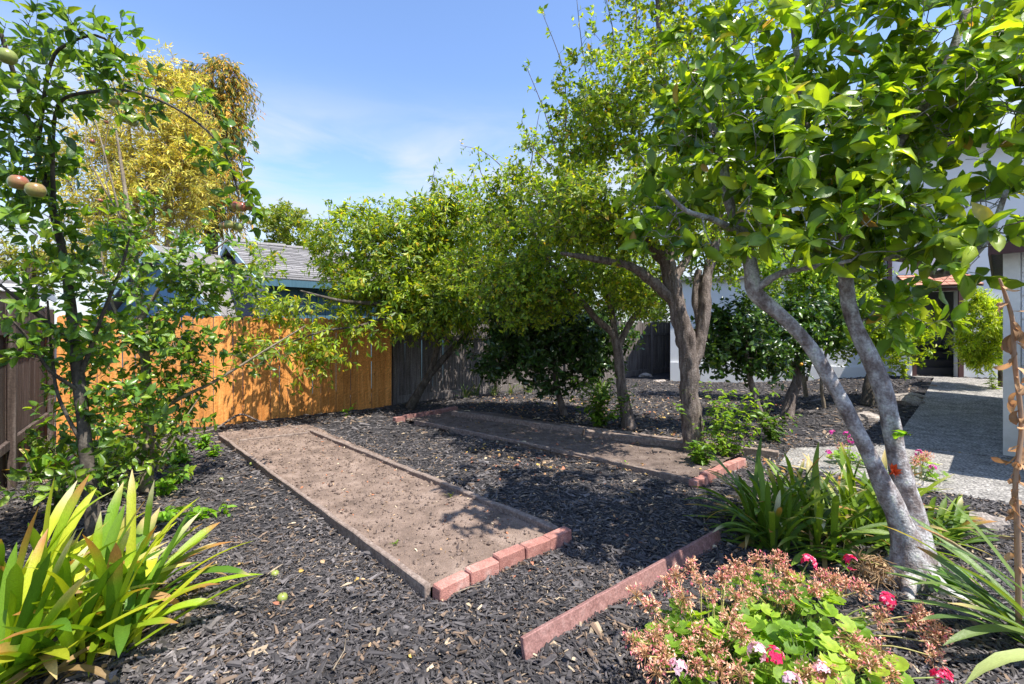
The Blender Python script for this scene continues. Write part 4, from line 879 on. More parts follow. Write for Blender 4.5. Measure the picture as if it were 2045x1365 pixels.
# --- apple trees at the left
apple = dict(tpl=LT_apple, L=.076, asp=.52, fwd=.6, nj=.5, pal=[(.075, .155, .022), (.12, .21, .022), (.19, .275, .025), (.045, .10, .022)], w=[4, 3, 1.6, 2])
ab1 = G(192, 1108)
ast = [(pl([(195, 1112, 3.3), (180, 980, 3.3), (165, 830, 3.3), (150, 690, 3.3), (135, 560, 3.25), (118, 470, 3.2), (95, 380, 3.1), (65, 270, 3.0), (35, 170, 2.9), (0, 60, 2.8)]), [.055, .044, .038, .033, .029, .024, .020, .017, .014, .010]),
       (pl([(110, 440, 3.15), (105, 330, 3.0), (110, 230, 2.9), (130, 195, 2.85), (190, 182, 2.8), (250, 180, 2.8), (330, 205, 2.85), (395, 245, 2.9), (440, 290, 2.95), (465, 345, 3.0), (478, 400, 3.0)]), [.016, .013, .011, .010, .0095, .009, .0085, .008, .007, .006, .005]),
       (pl([(75, 300, 3.0), (100, 130, 2.8), (140, 85, 2.75), (190, 70, 2.75), (222, 90, 2.8), (232, 140, 2.8)]), [.014, .011, .009, .008, .007, .005]),
       (pl([(150, 690, 3.3), (90, 640, 3.1), (40, 600, 2.9), (-10, 560, 2.8)]), [.018, .014, .010, .007]), (pl([(160, 780, 3.3), (100, 740, 3.1), (60, 680, 3.0), (25, 640, 2.9)]), [.014, .011, .008, .005]), (pl([(158, 760, 3.3), (200, 640, 3.3), (240, 540, 3.3), (260, 470, 3.3)]), [.018, .014, .011, .006]),
       (pl([(172, 900, 3.3), (120, 800, 3.2), (105, 720, 3.2), (95, 600, 3.1)]), [.014, .011, .009, .006])]
abl = [(P(60, 120, 2.8), (.30, .3, .28), 14), (P(40, 260, 2.9), (.24, .28, .3), 14), (P(90, 330, 3.0), (.17, .26, .28), 11), (P(180, 195, 2.85), (.20, .14, .10), 4), (P(250, 175, 2.8), (.2, .12, .07), 4), (P(190, 80, 2.75), (.17, .12, .07), 4), (P(55, 440, 3.0), (.24, .3, .28), 11), (P(225, 110, 2.8), (.08, .08, .14), 4),
       (P(340, 208, 2.85), (.22, .08, .04), 4), (P(445, 300, 2.95), (.08, .06, .10), 4), (P(478, 400, 3.0), (.05, .05, .13), 4), (P(180, 530, 3.2), (.36, .3, .3), 18), (P(80, 600, 3.0), (.33, .3, .25), 11), (P(190, 640, 3.3), (.38, .3, .25), 11), (P(110, 760, 3.2), (.32, .3, .28), 11), (P(200, 820, 3.3), (.30, .3, .3), 11), (P(150, 940, 3.3), (.34, .3, .24), 11)]
t1 = make_tree('apple_tree', 'nearer apple tree with dark trunk and arching fruit branch at the left', 'tree', ab1, ast, abl, apple, M_bark_dark, M_leaf_gloss, 111, sides=14, rough=.10, indiv=300, minz=.35, sub=3, per=6, sublen=.14, up=.35, twig_r=.0025)
for k, (x_, y_, Z_, q_, rd_) in enumerate([(37, 364, 2.3, .041, .62), (71, 379, 2.3, .041, .35), (14, 112, 2.3, .040, .0), (250, 236, 2.85, .030, .2), (262, 238, 2.8, .030, .0), (230, 205, 2.8, .028, .3), (469, 411, 3.0, .034, .8), (483, 413, 2.98, .034, .8), (497, 411, 3.0, .034, .8), (458, 448, 2.95, .030, .15), (475, 452, 3.0, .032, .0), (448, 450, 3.0, .028, .6), (265, 243, 2.9, .03, .0)]):
    build(apple_acc(P(x_, y_, Z_), q_, rd_, k), 'apple', M_apple, t1)
ab2 = G(290, 975)
bst = [(pl([(291, 980, 4.65), (297, 880, 4.68), (293, 780, 4.7), (289, 690, 4.7), (281, 620, 4.7), (268, 500, 4.7), (250, 380, 4.7), (232, 260, 4.7)]), [.058, .05, .045, .042, .036, .026, .018, .008]), (pl([(296, 840, 4.68), (350, 800, 4.7), (430, 760, 4.8), (520, 705, 5.0), (610, 650, 5.2)]), [.022, .018, .015, .011, .006]),
       (pl([(284, 640, 4.7), (330, 560, 4.7), (400, 520, 4.8), (490, 450, 4.9)]), [.02, .016, .012, .006]), (pl([(290, 720, 4.7), (240, 640, 4.6), (210, 560, 4.5), (200, 470, 4.5)]), [.02, .016, .012, .006]), (pl([(275, 560, 4.7), (245, 450, 4.6), (215, 330, 4.5), (185, 220, 4.5)]), [.014, .011, .008, .004]), (pl([(296, 860, 4.7), (330, 900, 4.5), (360, 850, 4.5), (400, 790, 4.6)]), [.014, .011, .008, .005])]
bbl = [(P(200, 740, 4.4), (.4, .4, .4), 16), (P(190, 880, 4.1), (.4, .4, .25), 13), (P(340, 860, 4.5), (.35, .35, .2), 10), (P(400, 600, 4.8), (.45, .35, .25), 13), (P(290, 560, 4.7), (.7, .5, .42), 30), (P(400, 530, 4.8), (.5, .4, .28), 16), (P(260, 660, 4.6), (.6, .45, .35), 23), (P(370, 660, 4.7), (.5, .4, .35), 18), (P(320, 770, 4.7), (.5, .4, .32), 18), (P(270, 860, 4.5), (.45, .4, .3), 14), (P(400, 790, 4.7), (.3, .3, .25), 7), (P(510, 710, 5.0), (.35, .2, .10), 6), (P(240, 440, 4.6), (.4, .35, .35), 8), (P(460, 560, 4.8), (.3, .3, .3), 8), (P(270, 930, 4.4), (.4, .35, .14), 8)]
t2 = make_tree('apple_tree', 'slimmer apple tree with pale tan trunk before the orange fence', 'tree', ab2, bst, bbl, dict(apple, L=.074), M_bark_tan, M_leaf_gloss, 112, sides=12, rough=.08, indiv=300, minz=.3, sub=4, per=6, sublen=.17, up=.35, twig_r=.0025,
               shoots=[(P(270, 500, 4.7), P(232, 190, 4.7), 5), (P(240, 430, 4.6), P(190, 180, 4.6), 4), (P(350, 540, 4.7), P(420, 440, 4.8), 5)])
for k, (x_, y_, q_) in enumerate([(212, 243, .022), (184, 282, .025), (200, 400, .022), (426, 538, .035), (440, 525, .035), (342, 610, .03)]): build(apple_acc(P(x_, y_, 4.55), q_, .8 if k < 3 else .1, k+40), 'apple', M_apple, t2)

# --- trees beyond the fences
gold = dict(tpl=LT_small, L=.21, asp=.22, fwd=.8, nj=.7, pal=[(.56, .50, .09), (.66, .58, .13), (.45, .43, .08), (.28, .30, .06), (.46, .32, .10)], w=[4, 3, 2.5, 1.5, .9])
gy_ = 17.0
make_tree('bamboo_tree', 'tall golden yellow feathery tree beyond the fence at the left', 'tree', (*P(290, 600, gy_)[:2], 0), [(np.array([A(*P(290+dx, 600, gy_)[:2], 0), P(285+dx*1.3, 420, gy_), P(280+dx*2.2, 260, gy_), P(285+dx*3, 170, gy_)]), [.10, .08, .05, .02]) for dx in (-35, -10, 15, 40)],
          [(P(290, 400, gy_), (2.2, 1.6, 1.9), 110), (P(300, 260, gy_), (2.0, 1.5, 1.6), 90), (P(180, 350, gy_), (1.2, 1.2, 2.0), 60), (P(370, 350, gy_), (1.0, 1.2, 1.6), 60), (P(260, 520, gy_), (2.4, 1.5, .9), 60), (P(330, 170, gy_), (.9, .8, .7), 25)],
          gold, M_bark_tan, M_gold, 120, sides=8, rough=0, minz=1, sub=6, per=13, sublen=.8, droop=.2, up=.6, twig_r=.010, shoots=[(P(x_, y_+90, gy_), P(x_+dx_, y_, gy_), 9) for x_, y_, dx_ in ((300, 125, 10), (330, 135, 18), (260, 165, -8), (360, 150, 15), (220, 190, -12), (190, 230, -14), (340, 110, 5), (280, 150, 0), (400, 180, 20))])
wy = 21.0
will = dict(tpl=LT_small, L=.24, asp=.22, fwd=.9, nj=.7, pal=[(.13, .17, .03), (.24, .26, .05), (.55, .38, .06), (.68, .38, .06)], w=[3, 3, 2.4, 2.4])
make_tree('willow_tree', 'tall weeping tree with orange tipped foliage behind the golden tree', 'tree', (*P(420, 600, wy)[:2], 0), [(np.array([A(*P(425, 600, wy)[:2], 0), P(425, 420, wy), P(418, 260, wy), P(425, 140, wy)]), [.25, .2, .13, .04])],
          [(P(425, 160, wy), (1.1, 1, .95), 70), (P(415, 250, wy), (1.4, 1.1, 1.3), 90), (P(430, 370, wy), (1.0, 1, 1.9), 90), (P(380, 330, wy), (.8, .9, 1.3), 30), (P(470, 150, wy), (.35, .4, .35), 7), (P(455, 220, wy), (.5, .5, .7), 20)], will, M_bark_dark, M_gold, 121, sides=8, rough=0, minz=2, sub=5, per=14, sublen=.95, droop=1.1, up=-.1, twig_r=.010)
make_tree('far_tree', 'round bright green tree beyond the teal house roof', 'tree', (*P(580, 600, 24)[:2], 0), [(np.array([A(*P(580, 600, 24)[:2], 0), P(578, 520, 24), P(575, 450, 24)]), [.2, .15, .06])], [(P(575, 455, 24), (1.3, 1.2, 1.2), 90), (P(600, 520, 24), (1.8, 1.2, 1.0), 60)],
          dict(tpl=LT_small, L=.2, asp=.4, pal=[(.09, .15, .02), (.15, .21, .025), (.24, .25, .03)], w=[3, 3, 1.5]), M_bark_dark, M_leaf, 122, sides=8, rough=0, minz=2, sub=4, per=11, sublen=.5, up=.4, twig_r=.01)
make_tree('far_tree', 'pale green tree beyond the left fence above the cream building', 'tree', (*P(60, 620, 17)[:2], 0), [(np.array([A(*P(60, 600, 17)[:2], 0), P(60, 560, 17), P(70, 500, 17)]), [.2, .15, .06])], [(P(60, 530, 17), (1.5, 1.2, .8), 60)],
          dict(tpl=LT_small, L=.2, asp=.35, pal=[(.11, .15, .03), (.20, .22, .04), (.3, .27, .05)], w=[3, 3, 2]), M_bark_dark, M_leaf, 123, sides=8, rough=0, minz=1, sub=4, per=10, sublen=.5, up=.4, twig_r=.01)
make_tree('far_tree', 'broad mid green tree beyond the old fence behind the orchard', 'tree', (*P(1000, 600, 17)[:2], 0), [(np.array([A(*P(1000, 600, 17)[:2], 0), P(1000, 560, 17), P(1000, 480, 17)]), [.25, .2, .08])], [(P(940, 530, 17), (2.6, 1.5, 1.6), 150), (P(1130, 510, 17), (2.4, 1.5, 1.9), 150), (P(1250, 560, 17.5), (1.6, 1.2, 1.6), 70), (P(960, 615, 16.5), (2.6, .8, .8), 90), (P(1150, 615, 18.5), (2.6, .8, .8), 80), (P(1300, 615, 19.5), (1.6, .8, .9), 60)],
          dict(tpl=LT_small, L=.17, asp=.4, pal=[(.06, .11, .02), (.1, .16, .02), (.15, .19, .03)], w=[3, 3, 1.5]), M_bark_dark, M_leaf, 124, sides=8, rough=0, minz=1.5, sub=4, per=10, sublen=.5, up=.3, twig_r=.01)

# ------------------------------------------------------------------ strap leaved clumps
LEAFPAL = [(.10, .22, .02), (.15, .28, .02), (.26, .36, .025), (.07, .16, .018)]
def strap(parent, name, mat, base, az, L, W, lean, curve, col, tipc, tipf, r, z0=None, twist=0.0):
    n = 11; s = np.linspace(0, 1, n); ang = lean+curve*s**1.5; dx = np.cumsum(np.sin(ang))*L/n; dz = np.cumsum(np.cos(ang))*L/n; dx -= dx[0]; dz -= dz[0]
    h = A(math.cos(az), math.sin(az), 0); side0 = A(-h[1], h[0], 0); c = base[None]+h*dx[:, None]+A(0, 0, 1)*dz[:, None]; tg = unit(np.gradient(c, axis=0))
    w = W*np.clip(np.minimum(.55+1.3*s, 1), 0, 1)*np.clip((1-s)*5, 0, 1)**.6; w[-1] = W*.04
    V, C = [], []
    for i in range(n):
        tw = twist*s[i]; nrm = unit(np.cross(side0, tg[i])); sd = side0*math.cos(tw)+nrm*math.sin(tw); nr = np.cross(tg[i], sd)
        V += [c[i]-sd*w[i]/2+nr*w[i]*.16*np.sign(nr[2]+1e-6), c[i], c[i]+sd*w[i]/2+nr*w[i]*.16*np.sign(nr[2]+1e-6)]; f = np.clip((s[i]-1+tipf)/max(tipf, .01)*1.5, 0, 1) if tipf > 0 else 0
        cc = col*(1-f)+tipc*f; C += [cc, cc*1.15, cc]
    i = np.arange(n-1)*3; Q = np.concatenate([np.stack([i, i+1, i+4, i+3], 1), np.stack([i+1, i+2, i+5, i+4], 1)]); a = Acc(); a.add(V, Q=Q, C=C); return build(a, name, mat, parent)
def clump(name, label, cat, centres, nper, Lr, Wr, seed, pal, wts, tip=.3, dead=.08, azc=None, spread=2*np.pi, lean=(.1, .9), mat=None, group=None, bright=1.0, curl=(.15, 1.0)):
    r = np.random.RandomState(seed); c0 = np.mean([c for c in centres], 0); t = thing(name, label, cat, (c0[0], c0[1], 0), group)
    for c in centres:
        for k in range(nper):
            q = k/nper; az = (azc if azc is not None else 0)+(r.rand()-.5)*spread; ln = lean[0]+(lean[1]-lean[0])*q+r.normal(0, .1); L = r.uniform(*Lr)*(1-.15*q); cu = r.uniform(*curl)
            dd = r.rand() < dead; col = np.array(pal[r.choice(len(pal), p=np.array(wts)/sum(wts))])*r.uniform(.8, 1.2)*bright; tipf = r.uniform(.08, .45) if r.rand() < tip else 0
            tc_ = np.array([(.42, .20, .06), (.55, .42, .18), (.62, .55, .32)][r.randint(3)])
            if dd: col = np.array([.40, .26, .12])*r.uniform(.6, 1.3); ln += .5; cu += .8; L *= .85
            b = np.asarray(c, float)+A(r.normal(0, .035), r.normal(0, .035), 0); b[2] = float(groundz(b[0], b[1]))+.01
            strap(t, 'leaf', mat or M_strap, b, az, L, r.uniform(*Wr)*(.7 if dd else 1), max(ln, .02), cu, col, tc_, tipf, r, twist=r.normal(0, .35))
    return t
def gcs(*pp): return [G(*p) for p in pp]
clump('clivia_clump', 'large sunlit clump of yellow green strap leaves in the front left corner', 'plant', gcs((30, 1262), (110, 1235), (195, 1250), (262, 1232), (60, 1330), (160, 1320), (240, 1300), (20, 1385)), 22, (.56, .95), (.042, .062), 31,
      [(.15, .27, .018), (.25, .36, .02), (.42, .46, .03), (.09, .19, .018)], [3, 3, 3, 2], tip=.6, dead=.16, azc=.3, spread=4.4, lean=(.05, 1.15), curl=(.05, 1.1))
clump('clivia_clump', 'broad dark green strap leaved clump around the foot of the magnolia', 'plant', gcs((1530, 1075), (1555, 1105), (1510, 1050), (1560, 1075), (1620, 1060), (1680, 1065), (1640, 1100), (1720, 1085), (1590, 1035), (1700, 1030), (1780, 1040), (1765, 1085)), 32, (.50, .84), (.028, .044), 32,
      [(.10, .175, .022), (.15, .235, .025), (.24, .31, .03), (.06, .11, .018)], [4, 3, 1.5, 2], tip=.4, dead=.15, lean=(.1, 1.6), curl=(.2, 1.3))
clump('clivia_clump', 'low yellow tipped strap leaves right of the magnolia trunk', 'plant', gcs((1855, 1075), (1880, 1050), (1900, 1090)), 13, (.32, .52), (.03, .044), 33, [(.13, .21, .02), (.2, .28, .022), (.08, .15, .018)], [3, 2, 2], tip=.55, dead=.1, azc=0.1, spread=3.4, lean=(.5, 1.35))
clump('clivia_clump', 'shaded strap leaved clump by the left fence behind the apple trunk', 'plant', gcs((75, 960), (110, 950), (150, 960)), 12, (.40, .62), (.04, .06), 34, LEAFPAL, [3, 2, 1, 3], tip=.3, lean=(.1, .9))
clump('clivia_clump', 'low leafy clump at the foot of the orange fence behind the slim apple', 'plant', gcs((255, 935), (330, 930), (300, 915), (220, 950)), 10, (.28, .46), (.03, .05), 35, LEAFPAL, [3, 2, 1, 3], tip=.25, lean=(.2, 1.0))
clump('sword_plant', 'stiff grey green sword leaves leaning in from the right edge', 'plant', [A(2.62, 2.33, 0), A(2.74, 2.26, 0), A(2.66, 2.2, 0)], 9, (.62, .95), (.030, .044), 36, [(.10, .17, .05), (.13, .21, .05), (.17, .25, .06)], [3, 3, 2], tip=.2, dead=.06, azc=2.55, spread=1.6, lean=(.55, 1.2), mat=M_strap)
r36 = np.random.RandomState(361)
t = thing('sword_plant', 'single broad pale leaf arching across the bottom right corner', 'plant', (2.0, 1.62, 0))
strap(t, 'leaf', M_strap, A(2.45, 1.78, .0), 3.14, 1.0, .055, .35, 1.95, A(.42, .48, .17), A(.4, .4, .2), 0, r36)
clump('iris_clump', 'grassy pale green spikes behind the small plum trunk', 'plant', gcs((1205, 800), (1195, 795)), 16, (.5, .85), (.016, .026), 37, [(.12, .2, .04), (.18, .27, .05)], [1, 1], tip=.1, dead=.05, lean=(.05, .7))
clump('grass_clump', 'low grassy weeds along the foot of the old fence', 'plant', gcs((950, 790), (985, 790), (1020, 788), (1055, 786), (930, 796)), 22, (.25, .5), (.012, .022), 38, [(.07, .13, .02), (.12, .19, .025), (.2, .2, .05)], [3, 2, 1], tip=.1, dead=.1, lean=(.1, 1.0))

# ------------------------------------------------------------------ geraniums
def scallop(n=18):
    th = np.linspace(-2.75, 2.75, n); rr = .5*(1+.07*np.cos(th*9)); V = [[0, 0, 0]]+[[math.sin(a)*q*.55, math.cos(a)*q*.55, .02] for a, q in zip(th, rr)]+[[math.sin(a)*q, math.cos(a)*q, .10+.045*math.cos(a*9)] for a, q in zip(th, rr)]
    T = [[0, i+1, i+2] for i in range(n-1)]; Tq = []
    for i in range(n-1): Tq += [[1+i, 1+n+i, 2+n+i], [1+i, 2+n+i, 2+i]]
    T = [[q[0], q[2], q[1]] for q in T+Tq]; V = np.array(V, float); rib = np.r_[1.3, np.full(n, .82), np.full(n, 1.08)]; return dict(V=V, T=np.array(T), t=np.zeros(len(V)), rib=rib)
LT_ger = scallop()
def geranium(label, c, rx, ry, h, nleaf, heads, seed, group):
    r = np.random.RandomState(seed); t = thing('geranium_plant', label, 'plant', (c[0], c[1], 0), group); st = Acc()
    pal = [(.15, .28, .03), (.22, .37, .035), (.31, .44, .05), (.10, .20, .025)]; pos, dd, nn, LL, CC = [], [], [], [], []
    for k in range(nleaf):
        a_ = r.uniform(0, 6.283); q = math.sqrt(r.rand()); x, y = c[0]+rx*q*math.cos(a_), c[1]+ry*q*math.sin(a_); z = h*(1-.55*q*q)*r.uniform(.5, 1.05); p = A(x, y, z); b = A(c[0]+.4*(x-c[0]), c[1]+.4*(y-c[1]), .0)
        tube(st, [b, (b+p)/2+A(0, 0, .03), p], [.003, .0025, .002], 4, C=A(.14, .22, .05), cap=False)
        pos.append(p); dd.append(A(math.cos(a_)+r.normal(0, .4), math.sin(a_)+r.normal(0, .4), r.normal(-.1, .25))); nn.append(A(r.normal(0, .4)+.4*q*math.cos(a_), r.normal(0, .4)+.4*q*math.sin(a_), 1)); LL.append(r.uniform(.055, .105)); CC.append(np.array(pal[r.choice(4, p=[.35, .3, .15, .2])])*r.uniform(.8, 1.2))
    pos, dd, nn, LL, CC = map(np.array, (pos, dd, nn, LL, CC)); bins = np.array_split(np.argsort(CC.sum(1)), 5); x_, y_, z_ = frames(dd, nn); bl = wloc(t)
    for bn in bins:
        a = Acc(); leaves(a, LT_ger, np.zeros((1, 3)), A(0, 1, 0)[None], A(0, 0, 1)[None], 1.0, 1.0, np.median(CC[bn], 0)[None]); me = a.mesh('leaf', M_leaf)
        for i in bn:
            o = link('leaf', me, t); M = Matrix.Identity(4)
            for w in range(3): M[w][0], M[w][1], M[w][2], M[w][3] = x_[i][w]*LL[i], y_[i][w]*LL[i], z_[i][w]*LL[i], pos[i][w]-bl[w]
            o.matrix_local = M
    for (hp, kind) in heads:
        b = A(c[0]+.35*(hp[0]-c[0])+r.normal(0, .02), c[1]+.35*(hp[1]-c[1])+r.normal(0, .02), .03); md = (b+hp)/2+A(r.normal(0, .02), r.normal(0, .02), .03)
        pq, _ = smooth_path([b, md, hp], [1, 1, 1], .05); tube(st, pq, np.linspace(.0042, .003, len(pq)), 5, C=A(.22, .27, .06) if kind != 'dry' else A(.36, .32, .10), cap=False)
        a = Acc()
        if kind == 'dry':
            n = int(r.uniform(34, 62)); v = unit(r.normal(size=(n, 3))+A(0, 0, r.uniform(-.1, .6))); R = r.uniform(.038, .06)*r.uniform(.5, 1.1, n); tipp = hp+v*R[:, None]
            for i in range(n): tube(a, [hp, (hp+tipp[i])/2+A(0, 0, .004), tipp[i]], [.0011, .001, .001], 3, C=A(.5, .30, .14), cap=False)
            m = n*3; ii = np.repeat(np.arange(n), 3); pal2 = np.array([[.82, .50, .31], [.88, .64, .44], [.82, .34, .31], [.85, .20, .30], [.72, .42, .23]])
            leaves(a, LT_lance, tipp[ii]+r.normal(0, .003, (m, 3)), v[ii]+r.normal(0, .7, (m, 3)), r.normal(size=(m, 3)), r.uniform(.010, .020, m), r.uniform(.004, .009, m), pal2[r.choice(5, m, p=[.34, .24, .18, .1, .14])]*r.uniform(.7, 1.2, (m, 1)))
            build(a, 'dried_flower_head', M_dry, t)
        else:
            n = 15 if kind != 'mauve' else 10; v = unit(r.normal(size=(n, 3))+A(0, 0, .8)); R = .036*r.uniform(.75, 1.05, n); fc = hp+v*R[:, None]
            for i in range(n): tube(a, [hp, fc[i]], [.0012, .001], 3, C=A(.25, .3, .1), cap=False)
            m = n*5; ii = np.repeat(np.arange(n), 5); ang = np.tile(np.arange(5)/5*2*np.pi, n)+r.normal(0, .15, m); rf = unit(np.cross(v, A(.3, .2, 1.0)+0*v)); r2 = np.cross(v, rf)
            pd = rf[ii]*np.cos(ang)[:, None]+r2[ii]*np.sin(ang)[:, None]+v[ii]*.35
            base = {'red': A(.80, .035, .14), 'white': A(.85, .60, .66), 'mauve': A(.70, .08, .40)}[kind]; cc = base*r.uniform(.75, 1.15, (m, 1)); wh_ = r.rand(m) < .18; cc[wh_] = A(.85, .5, .58)
            leaves(a, LT_oval, fc[ii], pd, v[ii], r.uniform(.016, .022, m), r.uniform(.012, .016, m), np.clip(cc, 0, .9)); build(a, 'flower_head', M_petal, t)
    build(st, 'stems', M_stem, t, kind='stuff')
rg = np.random.RandomState(77)
def dh(px, py, Y): return (P(px, py, Y), 'dry')
c1, c2, c3 = G(1420, 1330), G(1560, 1265), G(1620, 1385)
geranium('geranium bush with dried pinkish flower heads nearest the red board', c1, .36, .30, .27, 95,
         [dh(1380, 1130, 2.45), dh(1335, 1170, 2.4), dh(1365, 1195, 2.35), dh(1300, 1210, 2.3), dh(1450, 1145, 2.45), dh(1420, 1190, 2.35), dh(1330, 1250, 2.2), dh(1400, 1260, 2.15), dh(1460, 1240, 2.2), dh(1330, 1310, 2.05), dh(1390, 1330, 1.98), dh(1270, 1190, 2.35), dh(1440, 1160, 2.45), dh(1470, 1135, 2.5), dh(1310, 1345, 1.98), dh(1265, 1280, 2.1), dh(1430, 1300, 2.05), dh(1350, 1150, 2.42), dh(1400, 1165, 2.4), dh(1470, 1195, 2.35), dh(1290, 1310, 2.02), dh(1480, 1270, 2.12), dh(1375, 1290, 2.1), dh(1440, 1340, 1.97), dh(1310, 1270, 2.12), (P(1512, 1302, 2.0), 'white'), (P(1355, 1335, 1.95), 'white')], 51, 'geraniums in the front right corner')
geranium('geranium bush with two crimson flower heads beside the magnolia foot', c2, .40, .30, .30, 105,
         [(P(1615, 1122, 2.55), 'red'), (P(1772, 1200, 2.35), 'red'), dh(1515, 1120, 2.6), dh(1570, 1145, 2.55), dh(1600, 1165, 2.5), dh(1585, 1190, 2.4), dh(1630, 1175, 2.45), dh(1540, 1160, 2.5), dh(1665, 1160, 2.5), dh(1690, 1170, 2.5), dh(1840, 1225, 2.3), dh(1855, 1245, 2.3), dh(1870, 1285, 2.25), dh(1862, 1310, 2.2), (P(1700, 1122, 2.6), 'red'), dh(1720, 1180, 2.45), dh(1555, 1120, 2.62), dh(1490, 1140, 2.55), dh(1645, 1155, 2.55), dh(1560, 1200, 2.4), dh(1880, 1265, 2.28), dh(1760, 1230, 2.3), dh(1500, 1180, 2.4), dh(1820, 1240, 2.3)], 52, 'geraniums in the front right corner')
geranium('low geranium at the bottom edge with pink and white flower heads', c3, .40, .22, .26, 85,
         [(P(1882, 1352, 2.0), 'red'), (P(1545, 1310, 2.0), 'red'), (P(1580, 1362, 1.9), 'white'), (P(1640, 1340, 1.95), 'white'), dh(1720, 1290, 2.1), dh(1760, 1300, 2.1), dh(1700, 1320, 2.05), dh(1650, 1345, 1.95), dh(1610, 1350, 1.95), dh(1780, 1350, 2.0), dh(1480, 1350, 1.95), dh(1740, 1330, 2.0), dh(1700, 1280, 2.1)], 53, 'geraniums in the front right corner')
geranium('mauve flowering geranium behind the clump by the path', G(1700, 930), .22, .18, .22, 26, [(P(1662, 865, 5.2), 'mauve'), (P(1690, 868, 5.2), 'mauve'), (P(1700, 880, 5.2), 'mauve'), dh(1680, 890, 5.2), (P(1655, 905, 5.1), 'mauve')], 54, None)
geranium('mauve flowering geranium at the path edge right of the magnolia', G(1835, 955), .24, .2, .22, 26, [(P(1862, 935, 4.6), 'mauve'), dh(1840, 915, 4.7), dh(1850, 910, 4.7), dh(1825, 920, 4.7), (P(1835, 905, 4.7), 'mauve')], 55, None)
# orange blossom caught between the trunks
a = Acc(); r_ = np.random.RandomState(9); c = P(1783, 940, 2.93); v = unit(r_.normal(size=(14, 3))+A(0, -1, .3)); leaves(a, LT_oval, np.tile(c, (14, 1)), v, r_.normal(size=(14, 3)), .05, .024, A(.75, .12, .03)*r_.uniform(.7, 1.1, (14, 1)))
tag(build(a, 'orange_flower', M_petal), 'small orange red flower wedged between the two magnolia trunks', 'flower')

# dried root tangle under the magnolia
r_ = np.random.RandomState(14); a = Acc(); c = G(1738, 1165)+A(0, 0, .09)
for k in range(110):
    v = unit(r_.normal(size=3)+A(0, 0, .5)); p = c+v*A(.12, .10, .09); q = p+A(*r_.normal(0, .06, 2), -r_.uniform(.02, .10)); tube(a, [c+v*.04+A(*r_.normal(0, .03, 3)), p, q], [.003, .0025, .0015], 4, C=A(.50, .34, .19)*r_.uniform(.5, 1.3), cap=False)
m_ = 70; v = unit(r_.normal(size=(m_, 3))+A(0, 0, .6)); leaves(a, LT_lance, c+v*A(.10, .09, .07), r_.normal(size=(m_, 3)), v, r_.uniform(.03, .09, m_), r_.uniform(.008, .022, m_), A(.48, .32, .17)*r_.uniform(.5, 1.2, (m_, 1)))
tag(build(a, 'root_ball', M_dry), 'tangle of dry brown roots and stems at the foot of the magnolia', 'dead plant')

# dried stalk at the right edge
r_ = np.random.RandomState(15); t = thing('dry_stalk', 'tall dead stalk with curled brown leaves at the right edge', 'dead plant', (*P(2030, 1060, 2.3)[:2], 0)); a = Acc()
sp = pl([(2035, 1250, 2.35), (2032, 1060, 2.32), (2028, 960, 2.3), (2040, 850, 2.3), (2026, 720, 2.28), (2022, 640, 2.25), (2008, 590, 2.22), (1996, 556, 2.2)]); pq, qr = smooth_path(sp, [.012, .012, .011, .010, .010, .009, .008, .005], .04); tube(a, pq, qr, 8, rough=.15, C=A(.50, .34, .22)); build(a, 'stalk', M_dry, t)
for k, w in enumerate(np.r_[np.linspace(.20, .98, 26), r_.uniform(.3, .95, 22)]):
    b = pq[int(w*(len(pq)-1))]; strap(t, 'curled_leaf', M_dry, b, r_.uniform(0, 6.28), r_.uniform(.05, .13), r_.uniform(.015, .034), r_.uniform(1.6, 2.8), r_.uniform(-1.2, 2.6), A(.56, .34, .18)*r_.uniform(.5, 1.3), A(.4, .2, .1), .2, r_, twist=r_.normal(0, 2.6))

# ------------------------------------------------------------------ small plants, fallen fruit
def weed(label, c, n, L, h, seed, pal=((.10, .22, .02), (.15, .30, .025)), stems=3, group=None, cat='weed', asp=.5, name='weed'):
    r = np.random.RandomState(seed); a = Acc(); pos, dd, nn = [], [], []
    for s in range(stems):
        tip = c+A(r.normal(0, .25*h+.02), r.normal(0, .25*h+.02), h*r.uniform(.6, 1.1)); b = c+A(*r.normal(0, .02, 2), 0); pq, _ = smooth_path([b, (b+tip)/2+A(*r.normal(0, .1*h, 2), 0), tip], [1, 1, 1], .06); tube(a, pq, np.linspace(.004, .002, len(pq)), 4, C=A(.12, .13, .05))
        for k in range(n//stems):
            w = r.uniform(.15, 1); p = pq[int(w*(len(pq)-1))]; pos.append(p); q = r.uniform(0, 6.28); dd.append(A(math.cos(q), math.sin(q), r.normal(.15, .35))); nn.append(A(r.normal(0, .4), r.normal(0, .4), 1))
    pos, dd, nn = map(np.array, (pos, dd, nn)); m = len(pos); LL = L*r.uniform(.6, 1.3, m); leaves(a, LT_apple, pos, dd, nn, LL, LL*asp, np.array(pal)[r.randint(0, len(pal), m)]*r.uniform(.8, 1.2, (m, 1))); return tag(build(a, name, M_leaf), label, cat, group)
weed('small green weed growing against the left board of the front bed', G(800, 1145), 12, .06, .06, 1, stems=4, asp=.28)
weed('leafy seedling standing alone in the mulch right of the strap leaves', G(455, 1032), 14, .075, .18, 2)
weed('low bramble sprawling on the mulch behind the strap leaves', G(400, 1040), 34, .11, .12, 3, stems=8)
weed('pale green creeper sprawling beside the slim apple trunk', G(360, 925), 60, .10, .2, 4, stems=12)
weed('yellow green creeper at the far left corner of the front bed', G(405, 895), 70, .09, .24, 5, stems=14)
weed('second creeper patch nearer the apple trunk on dark mulch', G(330, 985), 54, .09, .15, 6, stems=12)
weed('small seedling at the foot of the orange fence', G(698, 830), 16, .10, .28, 7)
